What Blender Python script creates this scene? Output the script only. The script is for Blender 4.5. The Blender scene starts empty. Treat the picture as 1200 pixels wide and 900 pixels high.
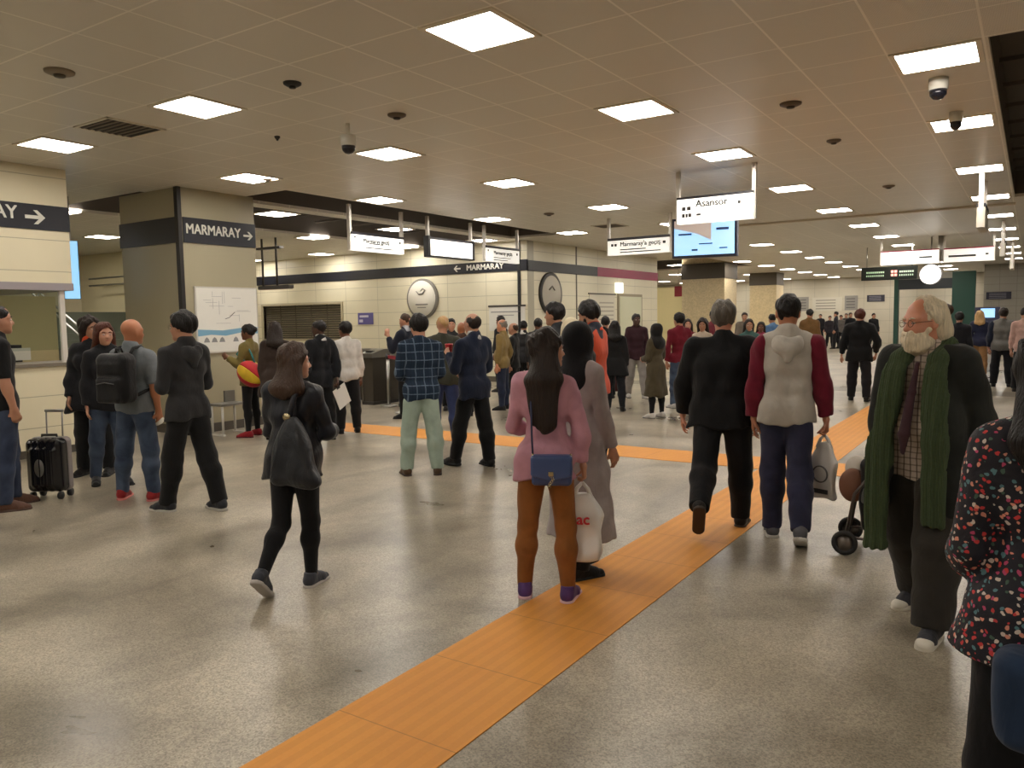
import bpy, bmesh, math, random
import numpy as np
from mathutils import Vector, Matrix
C = bpy.context.scene.collection
random.seed(5)
R = math.radians
F32 = np.float32

# ------------------------------------------------------------------ camera
CAM_H, CEIL = 1.58, 3.515
FPX = 918.2083351623473
YAW, PITCH, ROLL = 0.5869642530096744, -0.0820801249504752, -0.01654151412176259
fwd = Vector((-math.sin(YAW)*math.cos(PITCH), math.cos(YAW)*math.cos(PITCH), math.sin(PITCH)))
rgt0 = Vector((math.cos(YAW), math.sin(YAW), 0))
up0 = rgt0.cross(fwd)
rgt = rgt0*math.cos(ROLL) + up0*math.sin(ROLL)
upv = -rgt0*math.sin(ROLL) + up0*math.cos(ROLL)
cd = bpy.data.cameras.new('camera'); cam = bpy.data.objects.new('camera', cd); C.objects.link(cam)
cd.sensor_width = 36; cd.lens = FPX/1200*36; cd.clip_start = .05; cd.clip_end = 300
mw = Matrix((rgt, upv, -fwd)).transposed().to_4x4(); mw.translation = Vector((0, 0, CAM_H))
cam.matrix_world = mw
bpy.context.scene.camera = cam
def ray(px, py): return fwd + rgt*((px-600)/FPX) - upv*((py-450)/FPX)
def fl(px, py, z=0):
    v = ray(px, py); k = (z-CAM_H)/v.z; return Vector((v.x*k, v.y*k, z))
def height_at(x, y, px, py):           # world height at ground point (x, y) seen in picture row py
    lo, hi = 0., 3.
    for _ in range(40):
        m = (lo+hi)/2; p = Vector((x, y, m-CAM_H)); yy = 450-FPX*p.dot(upv)/p.dot(fwd)
        if yy > py: lo = m
        else: hi = m
    return m

# ------------------------------------------------------------------ materials
MATS = {}
def lin(c):
    return tuple(((v/255)/12.92 if v/255 <= .04045 else ((v/255+.055)/1.055)**2.4) for v in c)
class NT:
    def __init__(s, name):
        s.m = bpy.data.materials.new(name); s.m.use_nodes = True; s.t = s.m.node_tree
        s.b = s.t.nodes['Principled BSDF']; s.out = s.t.nodes['Material Output']
    def n(s, typ, **kw):
        nd = s.t.nodes.new(typ)
        for k, v in kw.items():
            if k.startswith('i_'):
                key = k[2:]; key = int(key) if key.isdigit() else key.replace('_', ' ')
                nd.inputs[key].default_value = v
            else: setattr(nd, k, v)
        return nd
    def l(s, a, b): s.t.links.new(a, b)
    def math(s, op, a, b=None, c=None):
        nd = s.t.nodes.new('ShaderNodeMath'); nd.operation = op
        for i, v in enumerate((a, b, c)):
            if v is None: continue
            if hasattr(v, 'links'): s.l(v, nd.inputs[i])
            else: nd.inputs[i].default_value = v
        return nd.outputs[0]
    def mix(s, f, a, b):
        nd = s.t.nodes.new('ShaderNodeMix'); nd.data_type = 'RGBA'
        for i, v in ((0, f), (6, a), (7, b)):
            if hasattr(v, 'links'): s.l(v, nd.inputs[i])
            elif i == 0: nd.inputs[i].default_value = v
            else: nd.inputs[i].default_value = (*v[:3], 1)
        return nd.outputs[2]
    def ramp(s, f, stops):
        nd = s.t.nodes.new('ShaderNodeValToRGB'); cr = nd.color_ramp
        while len(cr.elements) < len(stops): cr.elements.new(.5)
        for e, (p, c) in zip(cr.elements, stops): e.position = p; e.color = (*c[:3], 1)
        if f is not None: s.l(f, nd.inputs[0])
        return nd.outputs[0]
    def bump(s, h, strength, dist=.01):
        nd = s.n('ShaderNodeBump', i_Strength=strength, i_Distance=dist); s.l(h, nd.inputs['Height']); s.l(nd.outputs[0], s.b.inputs['Normal'])
    def pos(s, kind='Object'):
        return s.n('ShaderNodeTexCoord').outputs[kind]
    def color(s, c):
        if hasattr(c, 'links'): s.l(c, s.b.inputs['Base Color'])
        else: s.b.inputs['Base Color'].default_value = (*c[:3], 1)
def cached(f):
    def g(*a, **k):
        key = (f.__name__, a, tuple(sorted(k.items())))
        if key not in MATS: MATS[key] = f(*a, **k)
        return MATS[key]
    return g
@cached
def plain(c, rough=.5, metal=0., spec=.5):
    t = NT('plain'); c = lin(c)
    nz = t.n('ShaderNodeTexNoise', i_Scale=14., i_Detail=3.); t.l(t.pos(), nz.inputs[0])
    t.color(t.mix(t.math('MULTIPLY', nz.outputs[0], .25), c, tuple(v*.8 for v in c)))
    t.b.inputs['Roughness'].default_value = rough; t.b.inputs['Metallic'].default_value = metal
    t.b.inputs['Specular IOR Level'].default_value = spec
    return t.m
@cached
def cloth(c, c2=None, scale=9., rough=.85, bump=.22, sheen=.1):
    """woven fabric: a worn tint in large soft patches, crease bump"""
    t = NT('cloth'); c = lin(c); c2 = lin(c2) if c2 else tuple(v*.78 for v in c)
    co = t.pos()
    n1 = t.n('ShaderNodeTexNoise', i_Scale=scale, i_Detail=4., i_Distortion=.6); t.l(co, n1.inputs[0])
    t.color(t.mix(t.ramp(n1.outputs[0], [(.35, (0, 0, 0)), (.68, (1, 1, 1))]), c, c2))
    mp = t.n('ShaderNodeMapping'); mp.inputs['Scale'].default_value = (1, 1, .45); t.l(co, mp.inputs[0])
    n2 = t.n('ShaderNodeTexNoise', i_Scale=scale*2.2, i_Detail=5., i_Distortion=1.2); t.l(mp.outputs[0], n2.inputs[0])
    t.bump(n2.outputs[0], bump, .03)
    t.b.inputs['Roughness'].default_value = rough; t.b.inputs['Specular IOR Level'].default_value = .25
    t.b.inputs['Sheen Weight'].default_value = sheen
    return t.m
@cached
def stripes(base, line, period=.05, width=.12, cross=True, line2=None):
    t = NT('checked_cloth'); b, l_ = lin(base), lin(line)
    sp = t.n('ShaderNodeSeparateXYZ'); t.l(t.pos(), sp.inputs[0])
    nz = t.n('ShaderNodeTexNoise', i_Scale=6.); t.l(t.pos(), nz.inputs[0])
    w = t.math('MULTIPLY', nz.outputs[0], .02)
    def band(o, per, wd):
        f = t.math('FRACT', t.math('DIVIDE', t.math('ADD', o, w), per))
        return t.math('LESS_THAN', f, wd)
    xy = t.math('ADD', sp.outputs[0], t.math('MULTIPLY', sp.outputs[1], .35))
    col = t.mix(t.math('MULTIPLY', band(xy, period, width), .75), b, l_)
    if cross: col = t.mix(t.math('MULTIPLY', band(sp.outputs[2], period, width), .55), col, l_)
    if line2:
        col = t.mix(t.math('MULTIPLY', band(xy, period*.5, width*1.6), .35), col, lin(line2))
    t.color(col)
    n2 = t.n('ShaderNodeTexNoise', i_Scale=16., i_Detail=4., i_Distortion=1.); t.l(t.pos(), n2.inputs[0])
    t.bump(n2.outputs[0], .35, .03)
    t.b.inputs['Roughness'].default_value = .85; t.b.inputs['Specular IOR Level'].default_value = .25
    return t.m
@cached
def floral():
    t = NT('floral_cloth'); co = t.pos()
    dn = t.n('ShaderNodeTexNoise', i_Scale=40.); t.l(co, dn.inputs[0])
    va = t.n('ShaderNodeVectorMath', operation='MULTIPLY_ADD'); t.l(dn.outputs[1], va.inputs[0]); va.inputs[1].default_value = (.02, .02, .02); t.l(co, va.inputs[2])
    v = t.n('ShaderNodeTexVoronoi', i_Scale=72.); t.l(va.outputs[0], v.inputs[0])
    sp = t.n('ShaderNodeSeparateColor'); t.l(v.outputs['Color'], sp.inputs[0])
    pick = t.ramp(sp.outputs[0], [(0, lin((205, 60, 62))), (.25, lin((226, 150, 128))), (.45, lin((90, 130, 138))), (.6, lin((214, 200, 190))), (.78, lin((190, 70, 110))), (.9, lin((70, 95, 80)))])
    pick.node.color_ramp.interpolation = 'CONSTANT'
    m = t.math('MULTIPLY', t.math('LESS_THAN', v.outputs['Distance'], .40), t.math('GREATER_THAN', sp.outputs[1], .24))
    t.color(t.mix(m, lin((24, 24, 36)), pick))
    n2 = t.n('ShaderNodeTexNoise', i_Scale=12., i_Detail=4., i_Distortion=1.); t.l(co, n2.inputs[0]); t.bump(n2.outputs[0], .4, .03)
    t.b.inputs['Roughness'].default_value = .7
    return t.m
@cached
def knit(c):
    t = NT('knitted_wool'); c = lin(c); co = t.pos()
    w = t.n('ShaderNodeTexWave', i_Scale=26., i_Distortion=1.5); w.bands_direction = 'X'; t.l(co, w.inputs[0])
    n1 = t.n('ShaderNodeTexNoise', i_Scale=60., i_Detail=3.); t.l(co, n1.inputs[0])
    t.color(t.mix(n1.outputs[0], tuple(v*1.15 for v in c), tuple(v*.7 for v in c)))
    t.bump(t.math('ADD', w.outputs[1], n1.outputs[0]), .5, .01); t.b.inputs['Roughness'].default_value = .95
    return t.m
@cached
def skin(c):
    t = NT('skin'); c = lin(c); n = t.n('ShaderNodeTexNoise', i_Scale=22., i_Detail=3.); t.l(t.pos(), n.inputs[0])
    t.color(t.mix(t.math('MULTIPLY', n.outputs[0], .7), c, (c[0]*.92, c[1]*.74, c[2]*.7)))
    t.b.inputs['Roughness'].default_value = .42; t.b.inputs['Subsurface Weight'].default_value = .06
    t.b.inputs['Subsurface Radius'].default_value = (.01, .004, .002)
    return t.m
@cached
def hairm(c):
    t = NT('hair'); c = lin(c); mp = t.n('ShaderNodeMapping'); mp.inputs['Scale'].default_value = (90, 90, 9); t.l(t.pos(), mp.inputs[0])
    n = t.n('ShaderNodeTexNoise', i_Scale=1., i_Detail=4., i_Distortion=.5); t.l(mp.outputs[0], n.inputs[0])
    t.color(t.mix(n.outputs[0], tuple(v*1.5 for v in c), tuple(v*.5 for v in c))); t.bump(n.outputs[0], .6, .02)
    t.b.inputs['Roughness'].default_value = .5; t.b.inputs['Specular IOR Level'].default_value = .3
    return t.m
@cached
def glow(c, k):
    t = NT('glow'); t.b.inputs['Base Color'].default_value = (.8, .8, .8, 1)
    t.b.inputs['Emission Color'].default_value = (*lin(c), 1); t.b.inputs['Emission Strength'].default_value = k
    return t.m
@cached
def glass(c=(225, 235, 230)):
    t = NT('glass'); t.b.inputs['Base Color'].default_value = (*lin(c), 1); t.b.inputs['Transmission Weight'].default_value = 1
    t.b.inputs['Roughness'].default_value = .02; t.b.inputs['IOR'].default_value = 1.05
    return t.m

# ------------------------------------------------------------------ object helpers
def link(name, me, mat=None, parent=None, smooth=False):
    o = bpy.data.objects.new(name, me); C.objects.link(o)
    if mat: me.materials.append(mat)
    if parent is not None: o.parent = parent
    if smooth: me.polygons.foreach_set('use_smooth', [True]*len(me.polygons))
    return o
def tag(o, label, cat, group=None):
    o['label'] = label; o['category'] = cat
    if group: o['group'] = group
    return o
def struct(o): o['kind'] = 'structure'; return o
def empty(name, loc=(0, 0, 0), rz=0., label=None, cat=None, group=None):
    o = bpy.data.objects.new(name, None); C.objects.link(o); o.location = loc; o.rotation_euler = (0, 0, rz); o.empty_display_size = .1
    if label: tag(o, label, cat, group)
    return o
class MB:
    """collects solids into one mesh"""
    def __init__(s): s.bm = bmesh.new()
    def box(s, x0, y0, z0, x1, y1, z1, bev=0.):
        r = bmesh.ops.create_cube(s.bm, size=1)
        for v in r['verts']:
            v.co = Vector((x0+(x1-x0)*(v.co.x+.5), y0+(y1-y0)*(v.co.y+.5), z0+(z1-z0)*(v.co.z+.5)))
        if bev:
            ed = list({e for v in r['verts'] for e in v.link_edges})
            bmesh.ops.bevel(s.bm, geom=ed, offset=bev, segments=2, affect='EDGES', profile=.7)
        return s
    def prism(s, pts, axis, a, b):
        """polygon pts (2D) extruded from a to b along axis 0/1/2"""
        def mk(p, t):
            if axis == 0: return Vector((t, p[0], p[1]))
            if axis == 1: return Vector((p[0], t, p[1]))
            return Vector((p[0], p[1], t))
        A = [s.bm.verts.new(mk(p, a)) for p in pts]; B = [s.bm.verts.new(mk(p, b)) for p in pts]
        n = len(pts)
        fs = [s.bm.faces.new(A), s.bm.faces.new(B[::-1])]
        for i in range(n): fs.append(s.bm.faces.new((A[i], B[i], B[(i+1) % n], A[(i+1) % n])))
        bmesh.ops.recalc_face_normals(s.bm, faces=fs)
        return s
    def tube(s, pts, r, seg=10, caps=True):
        pts = [Vector(p) for p in pts]; rings = []
        rr = r if isinstance(r, (list, tuple)) else [r]*len(pts)
        prev = None
        for i, p in enumerate(pts):
            d = (pts[min(i+1, len(pts)-1)] - pts[max(i-1, 0)]).normalized()
            if prev is None:
                u = d.orthogonal().normalized()
            else:
                u = (prev - d*prev.dot(d)).normalized()
            prev = u; w = d.cross(u)
            rings.append([s.bm.verts.new(p + (u*math.cos(2*math.pi*k/seg)+w*math.sin(2*math.pi*k/seg))*rr[i]) for k in range(seg)])
        for a, b in zip(rings, rings[1:]):
            for k in range(seg): s.bm.faces.new((a[k], a[(k+1) % seg], b[(k+1) % seg], b[k]))
        if caps: s.bm.faces.new(rings[0][::-1]); s.bm.faces.new(rings[-1])
        return s
    def lathe(s, prof, c=(0, 0, 0), seg=24, axis=2):
        caps = prof[0] != prof[-1]
        rings = []
        for r, z in prof:
            ring = []
            for k in range(seg):
                a = 2*math.pi*k/seg; p = (r*math.cos(a), r*math.sin(a), z)
                if axis == 1: p = (p[0], p[2], p[1])
                elif axis == 0: p = (p[2], p[0], p[1])
                ring.append(s.bm.verts.new(Vector(p)+Vector(c)))
            rings.append(ring)
        for a, b in zip(rings, rings[1:]):
            for k in range(seg): s.bm.faces.new((a[k], a[(k+1) % seg], b[(k+1) % seg], b[k]))
        if caps: s.bm.faces.new(rings[0][::-1]); s.bm.faces.new(rings[-1])
        else: bmesh.ops.remove_doubles(s.bm, verts=rings[0]+rings[-1], dist=1e-5)
        bmesh.ops.recalc_face_normals(s.bm, faces=s.bm.faces[:])
        return s
    def build(s, name, mat, parent=None, smooth=False):
        me = bpy.data.meshes.new(name); s.bm.to_mesh(me); s.bm.free()
        return link(name, me, mat, parent, smooth)
def box(name, mat, *a, parent=None, bev=0.): return MB().box(*a, bev=bev).build(name, mat, parent)
def text(name, body, mat, parent, loc, rot, size, depth=.004, align='LEFT', sx=1.):
    cu = bpy.data.curves.new(name, 'FONT'); cu.body = body; cu.size = size; cu.extrude = depth; cu.align_x = align; cu.align_y = 'BOTTOM'; cu.resolution_u = 3
    tmp = bpy.data.objects.new(name, cu); C.objects.link(tmp)
    me = bpy.data.meshes.new_from_object(tmp.evaluated_get(bpy.context.evaluated_depsgraph_get()))
    C.objects.unlink(tmp); bpy.data.objects.remove(tmp); me.name = name; me.materials.clear()
    bm = bmesh.new(); bm.from_mesh(me); g0 = bm.verts[:]+bm.edges[:]+bm.faces[:]
    for dx, dy, dz in ((.022, 0, .0006), (-.022, 0, .0012), (0, .018, .0018)):
        g = bmesh.ops.duplicate(bm, geom=g0)['geom']; bmesh.ops.translate(bm, verts=[v for v in g if isinstance(v, bmesh.types.BMVert)], vec=(dx*size, dy*size, dz))
    bm.to_mesh(me); bm.free()
    o = link(name, me, mat, parent); o.location = loc; o.rotation_euler = rot; o.scale = (sx, 1, 1)
    return o

# ------------------------------------------------------------------ implicit surfaces
def V3(*a): return np.array(a, F32)
def capsule(P, a, b, ra, rb):
    ba = b-a; pa = P-a; L = float(ba@ba)+1e-9
    t = np.clip(pa@ba/L, 0, 1); q = pa-t[:, None]*ba
    return np.sqrt(np.einsum('ij,ij->i', q, q))-(ra+(rb-ra)*t)
def ellip(P, c, r):
    q = (P-c)/r; k0 = np.sqrt(np.einsum('ij,ij->i', q, q)); q /= r; k1 = np.sqrt(np.einsum('ij,ij->i', q, q))+1e-9
    return k0*(k0-1)/k1
def rbox(P, c, hs, r):
    q = np.abs(P-c)-(hs-r); return np.sqrt((np.maximum(q, 0)**2).sum(1))+np.minimum(q.max(1), 0)-r
def smin(a, b, k):
    if k <= 0: return np.minimum(a, b)
    h = np.maximum(k-np.abs(a-b), 0)/k; return np.minimum(a, b)-h*h*k*.25
def smax(a, b, k): return -smin(-a, -b, k)
def folds(P, amp, seed, f=34., zs=.6):
    rng = np.random.RandomState(seed); s = np.zeros(len(P), F32)
    for i in range(5):
        d = rng.normal(size=3); d[2] *= zs; d = (d/np.linalg.norm(d)*f*(.6+.35*i)).astype(F32)
        e = rng.normal(size=3); e = (e/np.linalg.norm(e)*f*.5).astype(F32)
        s += np.sin(P@d+1.6*np.sin(P@e+rng.rand()*6)+rng.rand()*6)/(1+.5*i)
    return s*(amp*.5)
CORN = np.array([(i, j, k) for i in (0, 1) for j in (0, 1) for k in (0, 1)])
def surface(f, lo, hi, h):
    """surface nets of f on a grid of step h, evaluated only near the surface"""
    B = 4; lo = np.asarray(lo, F32)-2*h; hi = np.asarray(hi, F32)+2*h
    nb = np.ceil((hi-lo)/(h*B)).astype(int)+1; n = nb*B
    g = np.stack(np.meshgrid(*[np.arange(k) for k in nb], indexing='ij'), -1).reshape(-1, 3)
    cen = (lo+(g*B+(B-1)/2)*h).astype(F32); dc = f(cen)
    act = np.abs(dc) < B*h*1.6
    V = np.repeat(np.repeat(np.repeat(dc.reshape(nb), B, 0), B, 1), B, 2).astype(F32)
    off = np.stack(np.meshgrid(*[np.arange(B)]*3, indexing='ij'), -1).reshape(-1, 3)
    idx = (g[act]*B)[:, None, :]+off[None]; idx = idx.reshape(-1, 3)
    for s in range(0, len(idx), 150000):
        q = idx[s:s+150000]; V[q[:, 0], q[:, 1], q[:, 2]] = f((lo+q*h).astype(F32))
    S = V < 0
    cnt = sum(S[i:n[0]-1+i, j:n[1]-1+j, k:n[2]-1+k].astype(np.int8) for i, j, k in CORN)
    cells = np.argwhere((cnt > 0) & (cnt < 8))
    if len(cells) == 0: return np.zeros((0, 3), F32), np.zeros((0, 4), int)
    vid = np.full(n-1, -1, np.int32); vid[cells[:, 0], cells[:, 1], cells[:, 2]] = np.arange(len(cells))
    cv = np.stack([V[cells[:, 0]+i, cells[:, 1]+j, cells[:, 2]+k] for i, j, k in CORN], 1)
    acc = np.zeros((len(cells), 3), F32); num = np.zeros(len(cells), F32)
    for a in range(8):
        for b in range(a+1, 8):
            if np.abs(CORN[a]-CORN[b]).sum() != 1: continue
            va, vb = cv[:, a], cv[:, b]; m = (va < 0) != (vb < 0)
            t = np.where(m, va/(va-vb+1e-12), 0)
            p = CORN[a]+t[:, None]*(CORN[b]-CORN[a]); acc += np.where(m[:, None], p, 0); num += m
    verts = lo+(cells+acc/num[:, None])*h
    quads = []
    for ax in range(3):
        u, w = (ax+1) % 3, (ax+2) % 3
        a = np.zeros(3, int); a[ax] = 1
        A = S[:n[0]-a[0], :n[1]-a[1], :n[2]-a[2]]; Bq = S[a[0]:, a[1]:, a[2]:]
        e = np.argwhere(A != Bq); e = e[(e[:, u] > 0) & (e[:, w] > 0) & (e[:, u] < n[u]-1) & (e[:, w] < n[w]-1)]
        if not len(e): continue
        ins = S[e[:, 0], e[:, 1], e[:, 2]]
        du = np.zeros(3, int); du[u] = 1; dw = np.zeros(3, int); dw[w] = 1
        q = np.stack([vid[tuple((e-o).T)] for o in (du+dw, dw, 0*du, du)], 1)
        q[~ins] = q[~ins][:, ::-1]
        quads.append(q[(q >= 0).all(1)])
    return verts, np.concatenate(quads)
def mesh_of(name, verts, quads):
    me = bpy.data.meshes.new(name); me.vertices.add(len(verts)); me.vertices.foreach_set('co', np.asarray(verts, F32).ravel())
    me.loops.add(quads.size); me.loops.foreach_set('vertex_index', quads.astype(np.int32).ravel())
    me.polygons.add(len(quads)); me.polygons.foreach_set('loop_start', np.arange(0, quads.size, 4, dtype=np.int32))
    me.update(calc_edges=True); me.polygons.foreach_set('use_smooth', np.ones(len(quads), bool))
    me.validate(); return me
def sdf_obj(name, f, lo, hi, h, mat, parent=None):
    v, q = surface(f, lo, hi, h); return link(name, mesh_of(name, v, q), mat, parent)
# ------------------------------------------------------------------ setting: surfaces
T = .6225
def floor_mat():
    t = NT('polished_terrazzo'); co = t.pos()
    a = t.n('ShaderNodeTexNoise', i_Scale=.8, i_Detail=5., i_Roughness=.6, i_Distortion=.4); t.l(co, a.inputs[0])
    b = t.n('ShaderNodeTexNoise', i_Scale=55., i_Detail=2.); t.l(co, b.inputs[0])
    v = t.n('ShaderNodeTexVoronoi', i_Scale=150.); t.l(co, v.inputs[0])
    sp = t.n('ShaderNodeSeparateColor'); t.l(v.outputs['Color'], sp.inputs[0])
    mp = t.n('ShaderNodeMapping'); mp.inputs['Rotation'].default_value = (0, 0, .5); mp.inputs['Scale'].default_value = (1.1, .45, 1); t.l(co, mp.inputs[0])
    a2 = t.n('ShaderNodeTexNoise', i_Scale=1.1, i_Detail=3., i_Roughness=.55, i_Distortion=.9); t.l(mp.outputs[0], a2.inputs[0])
    big = t.ramp(a.outputs[0], [(.34, lin((116, 108, 94))), (.50, lin((154, 145, 129))), (.66, lin((180, 171, 154)))])
    st = t.ramp(a2.outputs[0], [(.40, (.66, .65, .64)), (.50, (1, 1, 1)), (.58, (1.0, 1.0, 1.0)), (.66, (1.16, 1.15, 1.13))])
    m0 = t.n('ShaderNodeMix', data_type='RGBA', blend_type='MULTIPLY'); m0.inputs[0].default_value = .55; t.l(big, m0.inputs[6]); t.l(st, m0.inputs[7]); big = m0.outputs[2]
    chip = t.ramp(sp.outputs[0], [(0, (.52, .50, .47)), (.5, (.95, .95, .93)), (1, (1.32, 1.3, 1.24))])
    mx = t.n('ShaderNodeMix', data_type='RGBA', blend_type='MULTIPLY'); mx.inputs[0].default_value = .8; t.l(big, mx.inputs[6]); t.l(chip, mx.inputs[7])
    t.color(mx.outputs[2])
    rr = t.n('ShaderNodeMapRange'); t.l(a.outputs[0], rr.inputs[0]); rr.inputs[3].default_value = .20; rr.inputs[4].default_value = .42
    t.l(rr.outputs[0], t.b.inputs['Roughness']); t.bump(b.outputs[0], .05, .004)
    t.b.inputs['Specular IOR Level'].default_value = .45
    return t.m
def grid_line(t, co, per, off, w):
    """1 on the seams of a grid: per/off/w per axis (None = axis unused)"""
    sp = t.n('ShaderNodeSeparateXYZ'); t.l(co, sp.inputs[0]); res = None
    for i in range(3):
        if per[i] is None: continue
        f = t.math('FRACT', t.math('DIVIDE', t.math('SUBTRACT', sp.outputs[i], off[i]), per[i]))
        d = t.math('MINIMUM', f, t.math('SUBTRACT', 1, f))
        m = t.math('LESS_THAN', d, w/per[i]/2)
        res = m if res is None else t.math('MAXIMUM', res, m)
    return res
def ceil_mat():
    t = NT('perforated_metal_ceiling_tile'); co = t.pos()
    g = grid_line(t, co, (T, T, None), (-3.16+T/2, 4.44+T/2, 0), .016)
    n = t.n('ShaderNodeTexNoise', i_Scale=.6); t.l(co, n.inputs[0])
    v = t.n('ShaderNodeTexVoronoi', i_Scale=140., i_Randomness=0.); t.l(co, v.inputs[0])
    hole = t.math('LESS_THAN', v.outputs[0], .28)
    base = t.mix(n.outputs[0], lin((229, 223, 211)), lin((219, 212, 199)))
    base = t.mix(t.math('MULTIPLY', hole, .55), base, lin((120, 114, 104)))
    t.color(t.mix(g, base, lin((242, 236, 224)))); t.b.inputs['Roughness'].default_value = .38
    t.bump(g, .25, .01); t.b.inputs['Specular IOR Level'].default_value = .4
    return t.m
def panel_mat(c, per, off, w=.012, dark=.55, rough=.35):
    t = NT('wall_panel'); co = t.pos()
    g = grid_line(t, co, per, off, w)
    n = t.n('ShaderNodeTexNoise', i_Scale=1.5, i_Detail=3.); t.l(co, n.inputs[0]); c = lin(c)
    t.color(t.mix(g, t.mix(n.outputs[0], c, tuple(v*.86 for v in c)), tuple(v*dark for v in c)))
    t.bump(t.math('MULTIPLY', g, -1.), .4, .01); t.b.inputs['Roughness'].default_value = rough
    return t.m
def tactile_mat(axis):
    t = NT('orange_tactile_tile'); co = t.pos()
    sp = t.n('ShaderNodeSeparateXYZ'); t.l(co, sp.inputs[0])
    f = t.math('FRACT', t.math('DIVIDE', sp.outputs[1-axis], .075)); rib = t.math('GREATER_THAN', f, .5)
    g = grid_line(t, co, (None, .62, None) if axis == 1 else (.62, None, None), (.1, .3, 0), .006)
    n = t.n('ShaderNodeTexNoise', i_Scale=3., i_Detail=5.); t.l(co, n.inputs[0])
    n2 = t.n('ShaderNodeTexNoise', i_Scale=60., i_Detail=2.); t.l(co, n2.inputs[0])
    base = t.mix(n.outputs[0], lin((216, 146, 52)), lin((200, 128, 40)))
    base = t.mix(t.math('MULTIPLY', n2.outputs[0], .35), base, lin((226, 164, 74)))
    base = t.mix(t.math('MULTIPLY', rib, .16), base, lin((160, 104, 34)))
    t.color(t.mix(t.math('MULTIPLY', g, .5), base, lin((120, 74, 26)))); t.bump(rib, .5, .006); t.b.inputs['Roughness'].default_value = .6
    return t.m
def granite(c):
    t = NT('speckled_granite'); co = t.pos(); c = lin(c)
    v = t.n('ShaderNodeTexVoronoi', i_Scale=26.); t.l(co, v.inputs[0]); sp = t.n('ShaderNodeSeparateColor'); t.l(v.outputs['Color'], sp.inputs[0])
    n = t.n('ShaderNodeTexNoise', i_Scale=3., i_Detail=4.); t.l(co, n.inputs[0])
    t.color(t.mix(t.math('MULTIPLY', sp.outputs[0], .6), t.mix(n.outputs[0], c, tuple(q*.8 for q in c)), tuple(q*.6 for q in c)))
    t.b.inputs['Roughness'].default_value = .35
    return t.m
FLOORM, CEILM = floor_mat(), ceil_mat()
DARK = plain((92, 84, 76), .8); STEEL = plain((170, 168, 162), .3, 1.); WHITE = plain((228, 224, 212), .45); BLACK = plain((20, 20, 22), .4)
GREYM = plain((128, 124, 118), .5); NAVY = plain((24, 26, 36), .35); LETTER = plain((214, 212, 202), .5)
BEIGE = (226, 219, 194)
WALLX = panel_mat(BEIGE, (1.25, None, .36), (-10.4, 0, .03)); WALLY = panel_mat(BEIGE, (None, 1.25, .36), (0, 16.4, .03))
PILM = panel_mat((214, 204, 172), (.64, .64, .36), (-10.05, 6.73, .03))

struct(box('floor', FLOORM, -30, -8, -.2, 9, 62, 0))
for i, (x0, y0, x1, y1, ax) in enumerate([(-2.31, .2, -1.71, 16.2, 1), (-9.4, 8.05, -2.31, 8.75, 0), (-1.71, 8.05, 4.5, 8.75, 0)]):
    struct(box('trim_%d' % (i+1), tactile_mat(ax), x0, y0, -.01, x1, y1, .004))
struct(box('trim_4', granite((120, 112, 98)), -8.5, 17.2, -.01, 6, 18.1, .002))
# ceiling slab with its dark openings
HOLES = [(-10.5, 7.88, -9.15, 15.85), (-13.5, 6.65, -10.85, 16.3), (-13.3, 25.5, -9.15, 30.8), (-.33, 6.65, 3.0, 16.)]
xs = sorted({-30, 9} | {h[0] for h in HOLES} | {h[2] for h in HOLES}); ys = sorted({-8, 62} | {h[1] for h in HOLES} | {h[3] for h in HOLES})
mb = MB()
for x0, x1 in zip(xs, xs[1:]):
    for y0, y1 in zip(ys, ys[1:]):
        cx, cy = (x0+x1)/2, (y0+y1)/2
        if any(h[0] < cx < h[2] and h[1] < cy < h[3] for h in HOLES): continue
        mb.box(x0, y0, CEIL, x1, y1, CEIL+.05)
struct(mb.build('ceiling', CEILM))
mb = MB()
for x0, y0, x1, y1 in HOLES:
    mb.box(x0-.05, y0-.05, CEIL+.5, x1+.05, y1+.05, CEIL+.56)
    for a in ((x0-.04, y0, x0, y1), (x1, y0, x1+.04, y1), (x0, y0-.04, x1, y0), (x0, y1, x1, y1+.04)): mb.box(a[0], a[1], CEIL+.05, a[2], a[3], CEIL+.5)
    n = int((y1-y0)/.9)
    for k in range(1, n): mb.box(x0, y0+k*(y1-y0)/n-.02, CEIL+.30, x1, y0+k*(y1-y0)/n+.02, CEIL+.34)
struct(mb.build('trim_5', DARK))
struct(box('trim_6', plain((206, 194, 172), .4), -5.6, 16.80, CEIL-.035, -.33, 16.92, CEIL+.01))
# walls
WY = 16.4; WX = -10.4
wz0, wz1, wx0, wx1 = 1.10, 2.12, -20.3, -16.85
mb = MB(); mb.box(-24, WY, 0, wx0, WY+.3, CEIL); mb.box(wx1, WY, 0, WX, WY+.3, CEIL); mb.box(wx0, WY, 0, wx1, WY+.3, wz0); mb.box(wx0, WY, wz1, wx1, WY+.3, CEIL)
struct(mb.build('wall_back', WALLX))
mb = MB(); mb.box(WX-.3, WY+.3, 0, WX, 24.4, CEIL); struct(mb.build('wall_corner', WALLY))
struct(box('wall_left', plain((206, 196, 166), .5), -24.3, -8, 0, -24, 62, CEIL))
struct(box('wall_far', panel_mat((212, 204, 184), (1.25, None, .6), (0, 0, 0)), -24, 45, 0, -1.95, 45.3, CEIL))
struct(box('wall_far_right', panel_mat((176, 170, 156), (.6, None, .3), (0, 0, 0)), -1.75, 38, 0, 9, 38.3, CEIL))
struct(box('wall_right', plain((190, 182, 160), .5), 8.7, -8, 0, 9, 38, CEIL))
struct(box('wall_behind', plain((190, 182, 160), .5), -24, -8.3, 0, 9, -8, CEIL))
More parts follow.
